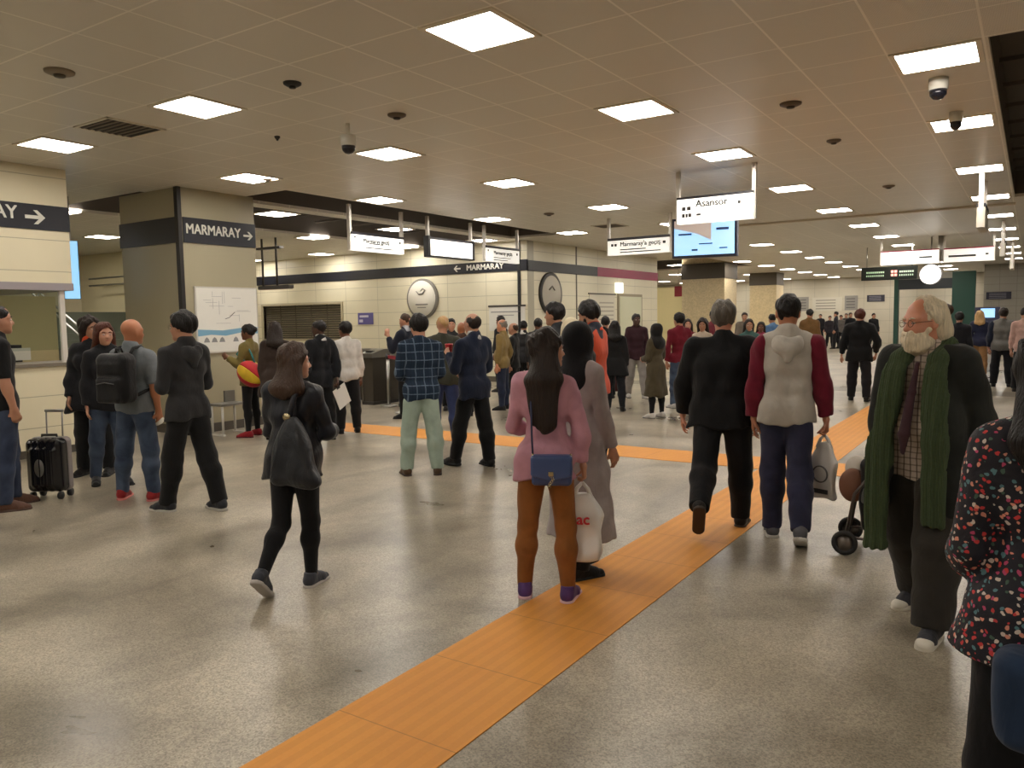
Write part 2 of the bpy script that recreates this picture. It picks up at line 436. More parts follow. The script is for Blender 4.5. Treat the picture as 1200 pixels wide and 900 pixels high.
# shuttered window in the back wall
w = struct(empty('window_1', (wx0, WY, wz0)))
mb = MB(); W, Hh = wx1-wx0, wz1-wz0
for a in ((-.08, -.03, -.06, 0, .1, Hh+.06), (W, -.03, -.06, W+.08, .1, Hh+.06), (0, -.03, -.06, W, .1, 0), (0, -.03, Hh, W, .1, Hh+.06)): mb.box(*a)
mb.build('window_frame', plain((176, 166, 140), .5), w)
mb = MB()
for k in range(15): mb.box(0, .10+(k % 2)*.012, k*Hh/15, W, .13, (k+1)*Hh/15-.012)
for k in range(1, 5): mb.box(k*W/5-.012, .085, 0, k*W/5+.012, .10, Hh)
mb.build('shutter', plain((92, 86, 72), .5, .3), w)
# bands, dark corner profile
struct(box('trim_7', NAVY, -24, WY-.02, 2.78, WX+.02, WY, 3.05))
b = struct(box('trim_8', plain((40, 40, 44), .4), WX, WY-.02, 2.77, WX+.02, 20.1, 3.03))
struct(box('trim_9', plain((150, 38, 74), .4), WX, 20.1, 2.77, WX+.022, 24.4, 3.03))
struct(box('trim_10', plain((30, 30, 32), .4), WX-.28, WY-.025, 0, WX-.2, WY-.001, CEIL))
struct(box('trim_11', plain((90, 84, 72), .4), WX+.001, 18.85, 0, WX+.015, 18.9, CEIL))
struct(box('baseboard_back', plain((88, 82, 72), .5), -24, WY-.02, 0, WX, WY-.001, .14))
text('trim_12', 'MARMARAY', LETTER, None, (-12.25, WY-.023, 2.82), (R(90), 0, 0), .2, .004, sx=1.08)
def arrow(name, mat, parent, fmap, s, right=True):
    """flat arrow: fmap(u, v) gives the world point"""
    bm = bmesh.new(); k = 1 if right else -1
    pts = [(-.5, -.09), (.18, -.09), (-.08, -.36), (.12, -.36), (.5, 0), (.12, .36), (-.08, .36), (.18, .09), (-.5, .09)]
    for lay in (0, .005): pass
    f0 = [bm.verts.new(fmap(k*u*s, v*s, 0)) for u, v in pts]; f1 = [bm.verts.new(fmap(k*u*s, v*s, .006)) for u, v in pts]; n = len(pts)
    bm.faces.new(f0); bm.faces.new(f1[::-1])
    for i in range(n): bm.faces.new((f0[i], f0[(i+1) % n], f1[(i+1) % n], f1[i]))
    bmesh.ops.recalc_face_normals(bm, faces=bm.faces[:]); bmesh.ops.triangulate(bm, faces=bm.faces[:])
    me = bpy.data.meshes.new(name); bm.to_mesh(me); bm.free(); return link(name, me, mat, parent)
struct(arrow('trim_13', LETTER, None, lambda u, v, d: (-12.55+u, WY-.021-d, 2.92+v), .22, False))
# pillar beside the ticket booth
PX = -10.05
struct(box('wall_pillar', PILM, -11.52, 6.73, 0, PX, 8.01, CEIL))
struct(box('trim_14', plain((34, 31, 30), .4), PX-.06, 6.70, 0, PX+.02, 6.76, CEIL))
struct(box('trim_15', NAVY, PX, 6.78, 2.745, PX+.02, 8.01, 3.10))
struct(box('trim_16', NAVY, -11.53, 6.71, 2.745, PX-.06, 6.73, 3.10))
struct(box('baseboard_left', plain((84, 78, 70), .5), -11.54, 6.71, 0, PX+.015, 8.03, .13))
text('trim_17', 'MARMARAY', LETTER, None, (PX+.022, 6.81, 2.835), (R(90), 0, R(90)), .2, .004, sx=.86)
struct(arrow('trim_18', LETTER, None, lambda u, v, d: (PX+.021+d, 7.87+u, 2.915+v), .17))
for o in C.objects:
    if o.name in ('trim_12', 'trim_17'): struct(o)

# ticket booth
b = empty('ticket_booth', (PX, 5.3, 0), 0, 'cream ticket booth with a black arrow band and an open counter at left edge', 'booth')
def bx(name, mat, x0, y0, z0, x1, y1, z1, bev=0.): return box(name, mat, x0-PX, y0-5.3, z0, x1-PX, y1-5.3, z1, parent=b, bev=bev)
BOOTHM = panel_mat((224, 214, 184), (None, 1.3, .38), (0, 0, -.02), .01)
bx('fascia', BOOTHM, -13.6, -1, 2.12, PX, 5.2, CEIL-.001)
bx('fascia_trim', plain((150, 142, 146), .4), -13.6, -1, 2.03, PX+.01, 5.21, 2.12)
bx('black_band', NAVY, PX, -1, 2.755, PX+.015, 5.205, 3.055)
bx('counter_front', BOOTHM, -10.3, -1, .10, PX, 5.3, 1.10)
bx('counter_end', BOOTHM, -12.6, 5.05, .10, -10.3, 5.3, 1.10)
bx('plinth', plain((84, 78, 70), .5), -12.55, -1, 0, PX-.03, 5.27, .10)
bx('counter_top', plain((120, 112, 100), .3), -10.75, -1, 1.10, PX+.03, 5.33, 1.14)
bx('back_wall', plain((196, 182, 138), .6), -12.2, -1, 0, -12.1, 6.0, 2.03)
bx('shelf', plain((36, 34, 36), .5), -11.2, -1, 1.14, -10.8, 4.9, 1.36)
MB().box(-1.75, -4.2, 2.005, -.9, -.9, 2.03).build('added_fill_panel', glow((255, 247, 232), 4.), b)  # unseen glowing panel, added to brighten the booth interior
mb = MB(); mb.box(.02-.1, -.25, 1.14, .02-.05, -.19, 2.04, .004); mb.build('end_post', plain((206, 200, 190), .4), b)
bx('window_glass', glass(), -10.12, -1, 1.30, -10.112, 5.06, 2.03)
text('band_text', 'MARMARAY', LETTER, b, (.017, -.70, 2.82), (R(90), 0, R(90)), .22, .004, 'RIGHT', .9)
arrow('band_arrow', LETTER, b, lambda u, v, d: (.016+d, -.50+u, 2.90+v), .23)
o = tag(box('notice_board', WHITE, PX-.72, 4.2, 1.165, PX-.70, 4.98, 1.32), 'low white notice strip standing inside the booth opening', 'sign'); o.location.z = 0
# stairs behind the booth gap
st = struct(empty('trim_19', (-15.3, 8.6, 0)))
mb = MB()
for k in range(12): mb.box(-.30*(k+1), 0, 0, -.30*k, 2.6, .16*(k+1))
mb.box(-5.6, 0, 0, -3.6, 2.6, 1.92); mb.build('steps', plain((86, 90, 76), .5), st)
for yy in (.05, 2.55):
    mb = MB()
    for dz in (.9, .72): mb.tube([(-5.4, yy, 1.92+dz), (-3.75, yy, 1.92+dz), (.1, yy, dz)], .022, 8)
    for k in range(0, 12, 3): mb.tube([(-.3*k-.15, yy, .16*(k+1)), (-.3*k-.15, yy, .16*k+.95)], .018, 6)
    mb.build('handrail', STEEL, st, True)
struct(box('wall_stair', plain((222, 210, 170), .5), -22, 11.6, 0, -15.4, 11.8, CEIL))

# lit ceiling panels on the tile grid
LIT = glow((255, 247, 236), 34.)
FRAME = plain((226, 216, 196), .4)
lx = [(-.673, 'beside the right-hand dark ceiling opening'), (-3.16, 'above the long orange floor strip'), (-6.267, 'left of the hanging blue screen'),
      (-8.745, 'along the left dark ceiling opening'), (-11.23, 'over the far turnstiles'), (-13.72, 'well behind the signed pillar'), (-16.85, 'far left beyond the pillar'), (-19.95, 'in the added row above the stairs'),  # last row is added to brighten the walls behind the booth gap
      (2.45, ''), (5.5, '')]
ly = [-4.9, -1.8, 1.32, 4.44, 6.935, 9.435, 12.555, 15.70, 18.8, 21.9, 25.0, 28.12, 31.2, 34.35, 37.4, 40.5, 43.6]
ORD = ['first', 'second', 'third', 'fourth', 'fifth', 'sixth', 'seventh', 'eighth', 'ninth', 'tenth', 'eleventh', 'twelfth', 'thirteenth', 'fourteenth', 'fifteenth']
proto = None; OFFS = []
for x, where in lx:
    k = 0
    for y in ly:
        if -13.6 < x < -9 and y < 6.5 and x < -9.2: continue
        if x < -9.2 and 16.4 < y < 24: continue
        if x > 1 and y > 6: continue
        if x > 1 and y > 2 and x > 5: continue
        if -14 < x < -11.3 and y < 6.7: continue
        if -11.5 < x < -11 and y < 8: continue
        if x > -2 and y > 37: continue
        if x == -.673 and y < 5: continue
        if x < -19 and not 6 < y < 16: continue
        px = Vector((x, y, CEIL-CAM_H)); vis = px.dot(fwd) > .2
        if vis: u, v = 600+FPX*px.dot(rgt)/px.dot(fwd), 450-FPX*px.dot(upv)/px.dot(fwd); vis = -60 < u < 1260 and -60 < v < 900
        if vis: lab = 'square lit ceiling panel, %s from the front %s' % (ORD[k], where); k += 1
        else: lab = 'square lit ceiling panel behind the viewpoint'
        if proto is None:
            proto = empty('ceiling_light', (x, y, CEIL)); r = proto
            mb = MB()
            h, i = .30, .262
            for a in ((-h, -h, -.012, h, -i, 0), (-h, i, -.012, h, h, 0), (-h, -i, -.012, -i, i, 0), (i, -i, -.012, h, i, 0)): mb.box(*a)
            mb.build('light_frame', FRAME, proto); box('diffuser', LIT, -i, -i, -.008, i, i, -.001, parent=proto)
        else:
            r = proto.copy(); C.objects.link(r); r.location = (x, y, CEIL)
            for ch in list(proto.children):
                c = ch.copy(); C.objects.link(c); c.parent = r
        tag(r, lab, 'ceiling light', 'lit ceiling panels')
# ------------------------------------------------------------------ people
def nv(v): v = np.asarray(v, F32); return v/np.linalg.norm(v)
def rot(ax, deg):
    return np.array(Matrix.Rotation(R(deg), 3, ax), F32)
SK = {'fair': (210, 166, 142), 'pink': (214, 158, 136), 'tan': (182, 136, 110), 'olive': (164, 122, 96), 'brown': (112, 74, 54), 'dark': (70, 46, 36)}
HC = {'black': (22, 18, 17), 'dark': (38, 28, 23), 'brown': (62, 44, 33), 'red': (78, 38, 26), 'grey': (122, 114, 104), 'salt': (92, 86, 78), 'white': (214, 200, 172), 'fair': (176, 142, 96)}
class Body:
    """joints of one figure in its own frame: faces +Y, right hand on +X, feet on z = 0"""
    def __init__(s, H=1.75, sex='m', wide=1., belly=0., lean=0., twist=0., side=0., hyaw=0., hpit=0., hroll=0., L=(0, 4, 2), Rr=(0, 4, 2), aL=None, aR=None, fyaw=(8, 8), **k):
        k_ = s.k = H/1.75; s.sex = sex; s.wide = wide; s.belly = belly; f = sex == 'f'
        sw = (.152 if f else .172)*wide; hw = .088*(1.04 if f else 1.)*wide
        s.Rt = rot('Z', twist)@rot('Y', side)@rot('X', -lean)          # torso turn about the pelvis
        P0 = V3(0, 0, .96); s.P0 = P0
        tr = lambda v: P0+s.Rt@(np.asarray(v, F32)-P0)
        s.tr = tr; s.neck = tr((0, -.02, 1.475)); s.chest = tr((0, 0, 1.3))
        s.Rh = rot('Z', twist)@rot('Z', hyaw)@rot('Y', hroll)@rot('X', hpit-lean*.35)
        s.head = s.neck+s.Rh@V3(0, .025, .15)
        s.arm = {}; s.leg = {}
        for sd, sg, a in (('L', -1, aL), ('R', 1, aR)):
            a = a or dict(u=(.16, .02, -1), f=(.06, .16, -1)); M = V3(sg, 1, 1)
            sh = tr((sg*sw, -.005, 1.405)); Ra = rot('Z', twist)
            u, fo = Ra@(nv(a['u'])*M), Ra@(nv(a['f'])*M); el = sh+u*.285; wr = el+fo*.25
            pn = Ra@(nv(a.get('n', (-1, .1, 0)))*M); hd = Ra@(nv(a['h'])*M) if 'h' in a else fo
            s.arm[sd] = (sh, el, wr, hd, pn, a.get('curl', .45), sg)
        for sd, sg, l in (('L', -1, L), ('R', 1, Rr)):
            th, out, kn = l[:3]; fp = l[3] if len(l) > 3 else None
            hip = V3(sg*hw, 0, .92); td = rot('Y', -sg*out)@rot('X', th)@V3(0, 0, -1); kd = rot('Y', -sg*out*.6)@rot('X', th-kn)@V3(0, 0, -1)
            kne = hip+td*.44; ank = kne+kd*.40
            if fp is None: fp = 0 if abs(kn) < 26 else -(kn-th)*.9
            Rf = rot('Z', -sg*fyaw[0 if sd == 'L' else 1])@rot('X', fp)
            s.leg[sd] = [hip, kne, ank, Rf, sg]
        low = min((v[2]+v[3]@q)[2] for v in s.leg.values() for q in (V3(0, -.06, -.075), V3(0, .18, -.075)))
        sh = V3(0, 0, -low)
        s.P0 = s.P0+sh; s.shift = sh
        for n in ('neck', 'chest', 'head'): setattr(s, n, getattr(s, n)+sh)
        for d, v in s.arm.items(): s.arm[d] = tuple(x+sh for x in v[:3])+v[3:]
        for v in s.leg.values():
            for i in range(3): v[i] = v[i]+sh
        # rescale to the wanted stature
        s.P0 *= k_; s.neck *= k_; s.chest *= k_; s.head *= k_; s.shift = sh
        for d, v in s.arm.items(): s.arm[d] = tuple(x*k_ for x in v[:3])+v[3:]
        for v in s.leg.values():
            for i in range(3): v[i] = v[i]*k_
        s.sw, s.hw = sw, hw
    def T(s, P):                      # world -> torso rest frame, depth squeezed to make an elliptic trunk
        q = ((P-s.P0)@s.Rt)/s.k+V3(0, 0, .96); q = q.copy(); q[:, 1] /= .8; return q
    def Hd(s, P): return ((P-s.head)@s.Rh)/s.k
    def torso_pt(s, x, y, z): return s.P0+s.Rt@(V3(x, y, z)-V3(0, 0, .96))*s.k
def trunk(b, th, hem=None, flare=0., bag=0.):
    """list of (a, b, ra, rb) in the squeezed torso frame"""
    w, f = b.wide, b.sex == 'f'
    waist = (.082 if f else .100)*w+bag; L = []
    c = lambda x, z, r, y=0.: L.append((V3(-x, y, z), V3(x, y, z), r+th, r+th))
    c(.062*w, .955, (.112 if f else .102)*w); c(.045*w, 1.10, waist); c(.056*w, 1.27, (.096 if f else .112)*w); c(b.sw-.05, 1.40, .052)
    L.append((V3(-.08*w, -.01, 1.37), V3(.08*w, -.01, 1.37), .078+th, .078+th))
    for sg in (-1, 1): L.append((V3(sg*.02, -.03, 1.468), V3(sg*(b.sw-.03), -.015, 1.412), .042+th*.6, .044+th*.8))
    if f:
        for sg in (-1, 1): L.append((V3(sg*.072, .085, 1.27), V3(sg*.072, .075, 1.25), .058+th*.6, .05+th*.6))
    if b.belly: L.append((V3(-.03, .05+.05*b.belly, 1.10), V3(.03, .05+.05*b.belly, 1.08), .10*w+.04*b.belly+th, .10*w+.04*b.belly+th))
    for sg in (-1, 1): L.append((V3(sg*.065*w, -.045, .93), V3(sg*.065*w, -.05, .90), .082*w+th, .08*w+th))
    if hem is not None and hem < .93:
        n = max(2, int((.95-hem)/.08)+1)
        for z in np.linspace(hem-.03, .93, n):
            t = (.95-z)/max(.95-hem, .01); c(.06*w+flare*t*.5, float(z), (.116 if f else .106)*w+bag*.6+flare*t)
    return L
def sd_trunk(b, Q, L, k=.05):
    d = None
    for a, c, ra, rb in L:
        e = capsule(Q, a, c, ra, rb); d = e if d is None else smin(d, e, k)
    return d*.86*b.k
def sd_arm(b, P, sd, th, t0=0., t1=2., cuff=0., k=.02):
    sh, el, wr = b.arm[sd][:3]; s = b.k; w = b.wide**.7; f = .88 if b.sex == 'f' else 1.
    d = None
    if t1 <= 1.:
        e1 = sh+(el-sh)*t1; d = capsule(P, sh, e1, (.048*w*f+th)*s, (.043*w*f+th+cuff)*s)
        n = nv(el-sh); return smax(d, ((P-e1)@n), .006)
    d = capsule(P, sh, el, (.048*w*f+th)*s, (.037*w*f+th)*s)
    e1 = el+(wr-el)*(t1-1)
    g = capsule(P, el, el+(wr-el)*.35, (.037*w*f+th)*s, (.038*w*f+th)*s); d = smin(d, g, .02)
    g = capsule(P, el+(wr-el)*.25, e1, (.038*w*f+th)*s, (.027*f+th*.8+cuff)*s); d = smin(d, g, .03)
    if t1 < 1.99: d = smax(d, np.where(((P-el)@nv(wr-el)) > 0, (P-e1)@nv(wr-el), -1.), .006)
    return d
def sd_leg(b, P, sd, th, end=1., flare=0., loose=0., k=.03):
    hip, kn, an, Rf, sg = b.leg[sd]; s = b.k; w = b.wide**.6; f = 1.04 if b.sex == 'f' else 1.
    d = capsule(P, hip+V3(-sg*.012, 0, -.02)*s, kn, (.088*w*f+th)*s, (.056*w+th+loose)*s)
    e1 = kn+(an-kn)*end; sd_ = nv(an-kn)
    cb = kn+(an-kn)*.32-Rf@V3(0, .012, 0)*s
    g = capsule(P, kn, cb, (.055*w+th+loose)*s, (.055*w+th+loose*.8)*s); d = smin(d, g, .03)
    g = capsule(P, cb, e1, (.054*w+th+loose*.8)*s, (.036*w+th+loose+flare)*s); d = smin(d, g, .04)
    return smax(d, np.where((P-kn)@sd_ > 0, (P-e1)@sd_, -1.), .006)
def hand_prims(b, sd, fat=1.):
    sh, el, wr, hd, pn, curl, sg = b.arm[sd]; s = b.k*(.94 if b.sex == 'f' else 1.); L = []
    pn = nv(pn-hd*float(pn@hd)); th = np.cross(hd, pn)*(-sg)         # thumb side
    if th@np.asarray((0, 1, 0)) < -.99: th = -th
    k0 = []
    for i, o in enumerate((.030, .010, -.010, -.028)):
        kn = wr+(hd*(.088-.006*abs(i-1))+th*o)*s; k0.append(kn)
        L.append((wr+(hd*.012+th*o*.6)*s, kn, .0155*s, .0125*s))
    for i, ln in enumerate((.072, .080, .074, .058)):
        r = max(.0088, .0)*s*fat; c = curl*(1+.08*i); p = k0[i]; sp = th*(.05-.033*i)
        for j, fr in enumerate((.46, .31, .23)):
            a = c*(.55+.85*j); d = nv(hd*math.cos(a)+pn*math.sin(a)+sp*(1 if j == 0 else .4)); q = p+d*ln*fr*s
            L.append((p, q, r, r*.88)); p = q; r *= .9
    p = wr+(hd*.022+th*.024)*s; d = nv(hd*.62+th*.62+pn*.35); q = p+d*.044*s; L.append((p, q, .0145*s, .0115*s))
    d = nv(hd*.9+th*.2+pn*(.3+.5*curl)); q2 = q+d*.032*s; L.append((q, q2, .0112*s*fat, .0098*s*fat)); d = nv(hd*.9+pn*(.3+.7*curl)); L.append((q2, q2+d*.026*s, .0098*s*fat, .008*s*fat))
    return L
def sd_head(b, P, age=0):
    q = b.Hd(P); f = b.sex == 'f'; j = .9 if f else 1.
    d = ellip(q, V3(0, -.012, .035), V3(.076, .097, .090))
    d = smin(d, ellip(q, V3(0, .012, -.035), V3(.066*j, .078, .082)), .035)
    d = smin(d, capsule(q, V3(0, .052, -.075), V3(0, .066, -.092), .036*j, .022*j), .035)
    d = smin(d, capsule(q*V3(.55, 1, 1), V3(-.02, .066, .022), V3(.02, .066, .022), .017, .017), .02)      # brow
    for sg in (-1, 1): d = smax(d, -ellip(q, V3(sg*.033, .098, .004), V3(.019, .018, .013)), .016)         # sockets
    for sg in (-1, 1): d = smin(d, ellip(q, V3(sg*.036, .056, -.028), V3(.024, .022, .02)), .03)            # cheeks
    d = smin(d, capsule(q, V3(0, .080, .012), V3(0, .104, -.028), .008, .0125), .014)
    for sg in (-1, 1): d = smin(d, ellip(q, V3(sg*.011, .092, -.033), V3(.008, .01, .007)), .008)
    d = smin(d, ellip(q, V3(0, .079, -.058), V3(.024, .012, .0065)), .008); d = smin(d, ellip(q, V3(0, .077, -.069), V3(.020, .012, .007)), .006)
    d = smin(d, ellip(q, V3(0, .074, -.094), V3(.018, .014, .013)), .02)
    for sg in (-1, 1):
        e = ellip(q, V3(sg*.077, -.008, -.006), V3(.010, .021, .032)); e = smax(e, -ellip(q, V3(sg*.088, -.004, -.004), V3(.007, .012, .019)), .006); d = smin(d, e, .008)
    return d*b.k
def sd_body(b, P, fat):
    d = sd_trunk(b, b.T(P), trunk(b, -.018))
    for sd in 'LR':
        a = sd_arm(b, P, sd, 0. if b.bare else -.007); d = smin(d, a, .03)
        for x, y, ra, rb in HANDS[id(b)][sd]:
            pass
        g = None
        L = HANDS[id(b)][sd]
        for x, y, ra, rb in L[:4]:
            e = capsule(P, x, y, ra, rb); g = e if g is None else smin(g, e, .014)
        wr = b.arm[sd][2]; g = smin(g, a, .022)
        for x, y, ra, rb in L[4:]:
            e = capsule(P, x, y, ra, rb); g = smin(g, e, .004)
        d = np.minimum(d, g)
        d = smin(d, sd_leg(b, P, sd, -.008), .03)
        hip, kn, an, Rf, sg = b.leg[sd]
        d = smin(d, capsule(P, an, an+Rf@V3(0, .13, -.045)*b.k, .037*b.k, .028*b.k), .03)
    hq = b.Hd(P)
    nb = capsule(P, b.neck+(b.Rt@V3(0, -.005, -.03))*b.k, b.head+b.Rh@V3(0, -.022, -.05)*b.k, (.060 if b.sex == 'm' else .05)*b.k, (.056 if b.sex == 'm' else .047)*b.k)
    d = smin(d, nb, .04); d = smin(d, sd_head(b, P), .014)
    return d
HANDS = {}
def sd_hair(b, P, style, seed=1):
    q = b.Hd(P); n = folds(q, .009, seed, 70., .4)
    cap_ = ellip(q, V3(0, -.012, .037), V3(.085, .107, .100))
    def cut(y0, z0, y1, z1):          # keep what is above / behind the hairline plane
        d = np.array([y1-y0, z1-z0]); d /= np.linalg.norm(d); nrm = np.array([d[1], -d[0]])
        if nrm[0] > 0: nrm = -nrm
        return -((q[:, 1]-y0)*F32(nrm[0])+(q[:, 2]-z0)*F32(nrm[1]))
    ear = -ellip(q, V3(0, .02, -.03), V3(.12, .035, .045))
    if style in ('short', 'crop', 'full'):
        th = {'short': 0., 'crop': -.005, 'full': .012}[style]
        d = np.maximum(cap_-th+n, cut(.085, .080, -.008, -.06))
        d = np.maximum(d, -.075-q[:, 2]); d = np.maximum(d, np.where(q[:, 1] > -.02, ear, -1)); return d*b.k
    if style == 'fringe':             # bald crown, hair round the sides and the back
        d = np.maximum(ellip(q, V3(0, -.014, .03), V3(.083, .105, .092))+n, cut(.045, .08, -.035, -.05)); d = np.maximum(d, -.07-q[:, 2])
        d = np.maximum(d, -ellip(q, V3(0, -.005, .11), V3(.066, .082, .065))); d = np.maximum(d, np.where(q[:, 1] > -.02, ear, -1)); return d*b.k
    if style in ('long', 'mid', 'wavy', 'bun', 'pony', 'curly'):
        g = {'wavy': .014, 'curly': .02, 'mid': .008}.get(style, .004)
        d = np.maximum(cap_-g+n*(2. if style in ('wavy', 'curly') else 1.), cut(.088, .075, -.005, -.07))
        d = d*b.k; s = b.k; hp = lambda v: b.head+b.Rh@V3(*v)*s
        if style in ('long', 'wavy', 'mid', 'curly'):
            low = {'long': 1.20, 'wavy': 1.12, 'mid': 1.38, 'curly': 1.30}[style]; bk = -.125 if style == 'wavy' else -.115
            m = folds(P, .016 if style == 'wavy' else .009, seed+3, 22., .45)
            for x in (-.075, -.04, 0, .04, .075):
                a = hp((x*.9, -.06+abs(x)*.55, 0)); c = b.torso_pt(x*1.05, bk+abs(x)*.35, 1.44); e = b.torso_pt(x*.85, bk-.01, low+abs(x)*.6)
                d = smin(d, capsule(P, a, c, .042*s, .044*s)+m, .03); d = smin(d, capsule(P, c, e, .044*s, .022*s)+m, .03)
            d = np.maximum(d, -ellip(q, V3(0, .075, -.02), V3(.064, .06, .10))*s)
        if style == 'bun': d = smin(d, ellip(q, V3(0, -.115, .05), V3(.045, .04, .045))*s, .015)
        if style == 'pony':
            d = smin(d, capsule(P, hp((0, -.1, .05)), hp((0, -.16, .0)), .03*s, .035*s), .02); d = smin(d, capsule(P, hp((0, -.16, 0)), hp((0, -.15, -.17)), .035*s, .014*s)+folds(P, .006, seed, 40.), .02)
        return d
    if style in ('hijab', 'hood'):
        s = b.k
        d = ellip(q, V3(0, -.02, .022), V3(.098, .124, .12))*s
        d = smin(d, capsule(P, b.head+b.Rh@V3(0, -.015, -.06)*s, b.torso_pt(0, -.02, 1.43), .095*s, .115*s), .05)
        t = b.T(P); d = smin(d, capsule(t, V3(-.09, -.03, 1.42), V3(.09, -.03, 1.42), .095, .095)*s*.86, .05); d = smin(d, capsule(t, V3(-.05, -.10, 1.36), V3(.05, -.10, 1.36), .075, .075)*s*.86, .05)
        d = smin(d, capsule(t, V3(-.05, .05, 1.36), V3(.05, .05, 1.36), .085, .085)*s*.86, .05)
        d = d+folds(P, .006, seed, 26., .5)
        return np.maximum(d, -capsule(q, V3(0, .08, .045), V3(0, .085, -.06), .055, .05)*s)
    if style == 'hat':
        d = ellip(q, V3(0, -.012, .05), V3(.094, .115, .10)); d = np.maximum(d, .045-q[:, 2]+.15*q[:, 1]); return d*b.k
    if style == 'cap':
        d = ellip(q, V3(0, -.012, .05), V3(.088, .109, .095)); d = np.maximum(d, .05-q[:, 2]); d = np.minimum(d, np.maximum(ellip(q, V3(0, .11, .058), V3(.07, .085, .014)), -.02-q[:, 1])); return d*b.k
TOPK = {'t_shirt': (.008, .86, .95, .010), 'polo_shirt': (.010, .86, .95, .012), 'shirt': (.011, .83, 1.95, .005), 'sweater': (.014, .86, 1.95, .008), 'hoodie': (.018, .84, 1.93, .012), 'jacket': (.020, .82, 1.93, .012),
        'suit_jacket': (.018, .79, 1.92, .008), 'coat': (.024, .52, 1.93, .012), 'long_coat': (.022, .40, 1.93, .01), 'vest': (.016, .85, .12, 0)}
BOTK = {'jeans': (.010, .010, .002), 'trousers': (.012, .016, .004), 'leggings': (.004, .0, 0.), 'skinny_trousers': (.007, .003, 0.), 'baggy_trousers': (.022, .036, .004)}
PEOPLE = []
def person(label, at, view=0., top=('jacket', (30, 30, 34)), bottom=('jeans', (52, 62, 84)), shoes=(30, 28, 28), sole=None, skin_='tan', hair=('short', 'black'), res=.011, group=None,
           sleeve=None, hood=None, bag=0., beard=None, hem=None, flare=None, seed=None, toe=None, collar=None, eyes=None, cut_leg=None, wrinkle=1., name='person', tth=None, **kw):
    b = Body(**kw); b.bare = top[0] in ('t_shirt', 'polo_shirt'); k = b.k; x, y = at[0], at[1]; los = math.degrees(math.atan2(-x, y)); seed = seed or len(PEOPLE)+3
    root = empty(name, (x, y, 0), R(los-view), label, 'person', group)
    fat = max(1., res/.0085)
    HANDS[id(b)] = {sd: hand_prims(b, sd, fat) for sd in 'LR'}
    pts = np.array([b.head+V3(0, 0, .16), b.head+V3(.16, .16, 0), b.head-V3(.16, .16, 0)]+[p for v in b.arm.values() for p in (v[0], v[1], v[2], v[2]+v[3]*.22)]+[p for v in b.leg.values() for p in (v[0], v[1], v[2], v[2]+v[3]@V3(0, .2, -.06), v[2]-v[3]@V3(0, .08, .08))])
    lo, hi = pts.min(0)-.06, pts.max(0)+.06
    w3 = .2*b.wide+.05*b.belly; lo[0] = min(lo[0], -w3-.06); hi[0] = max(hi[0], w3+.06); lo[1] = min(lo[1], -.22); hi[1] = max(hi[1], .22+.12*b.belly); lo[2] = min(0, lo[2])
    sdf_obj('body', lambda P: sd_body(b, P, fat), lo, hi, res, skin(SK[skin_] if isinstance(skin_, str) else skin_), root)
    # top
    tn, tc = top[0], top[1]; th, hm, t1, cf = TOPK[tn]; hm = hem or hm; th = tth or th
    fl_ = flare if flare is not None else (.0 if tn in ('t_shirt', 'shirt', 'polo_shirt') else .012 if tn in ('sweater', 'hoodie', 'jacket', 'suit_jacket', 'vest') else .05)
    L = trunk(b, th, hm, fl_, bag); am = {'t_shirt': .007, 'shirt': .008}.get(tn, .011)*wrinkle
    mt = tc if not isinstance(tc, tuple) else cloth(tc)
    def topf(P, arms=True, body=True):
        Q = b.T(P); d = None
        if body:
            d = sd_trunk(b, Q, L)
            d = smax(d, (hm-Q[:, 2])*k+.012*np.sin(Q[:, 0]*18+seed), .012)
            d = np.maximum(d, (Q[:, 2]-1.535-.10*np.abs(Q[:, 1]))*k)
            nr = .059 if b.sex == 'f' else .067; d = smin(d, capsule(P, b.neck+(b.Rt@V3(0, -.004, -.06))*k, b.neck+(b.head-b.neck)*.16+(b.Rt@V3(0, -.012, 0))*k, (nr+.012)*k, nr*k), .03)
            if collar: d = smin(d, capsule(P, b.neck+V3(0, 0, -.03)*k, b.neck+(b.head-b.neck)*.25, .074*k, .072*k), .02)
        if arms:
            for sd in 'LR':
                a = sd_arm(b, P, sd, th+.004, 0, t1, cf*.4); d = a if d is None else smin(d, a, .022)
        d = d+folds(P, am, seed, 30.)
        if bottom_q: pass
        return d
    bottom_q = True
    if sleeve:
        to = sdf_obj(tn, lambda P: topf(P, False), lo, hi, res, mt, root)
        for sd in 'LR':
            f = lambda P, sd=sd: smax(sd_arm(b, P, sd, th+.006, 0, t1, cf*.4)+folds(P, am, seed, 30.), -(sd_trunk(b, b.T(P), L)+.012), .004)
            v = b.arm[sd]; q = np.array(v[:3]); so = sdf_obj('sleeve', f, q.min(0)-.13, q.max(0)+.13, res, cloth(sleeve), to)
            so['label'] = 'sleeve in a contrasting colour'
    else:
        to = sdf_obj(tn, topf, lo, hi, res, mt, root)
    if hood:
        def hf(P):
            tp = b.torso_pt; d = capsule(P, tp(-.045, -.085, 1.40), tp(.045, -.085, 1.40), .058*k, .058*k)
            d = smin(d, capsule(P, tp(0, -.105, 1.36), tp(0, -.11, 1.31), .052*k, .03*k), .04)
            for sg in (-1, 1):
                d = smin(d, capsule(P, tp(sg*.05, -.085, 1.43), tp(sg*.092, -.01, 1.462), .04*k, .03*k), .03); d = smin(d, capsule(P, tp(sg*.092, -.01, 1.462), tp(sg*.05, .085, 1.43), .03*k, .02*k), .02)
            d = smax(d, -capsule(P, tp(-.02, -.055, 1.475), tp(.02, -.055, 1.475), .028*k, .028*k), .03)
            return d+folds(P, .007, seed+2, 40.)
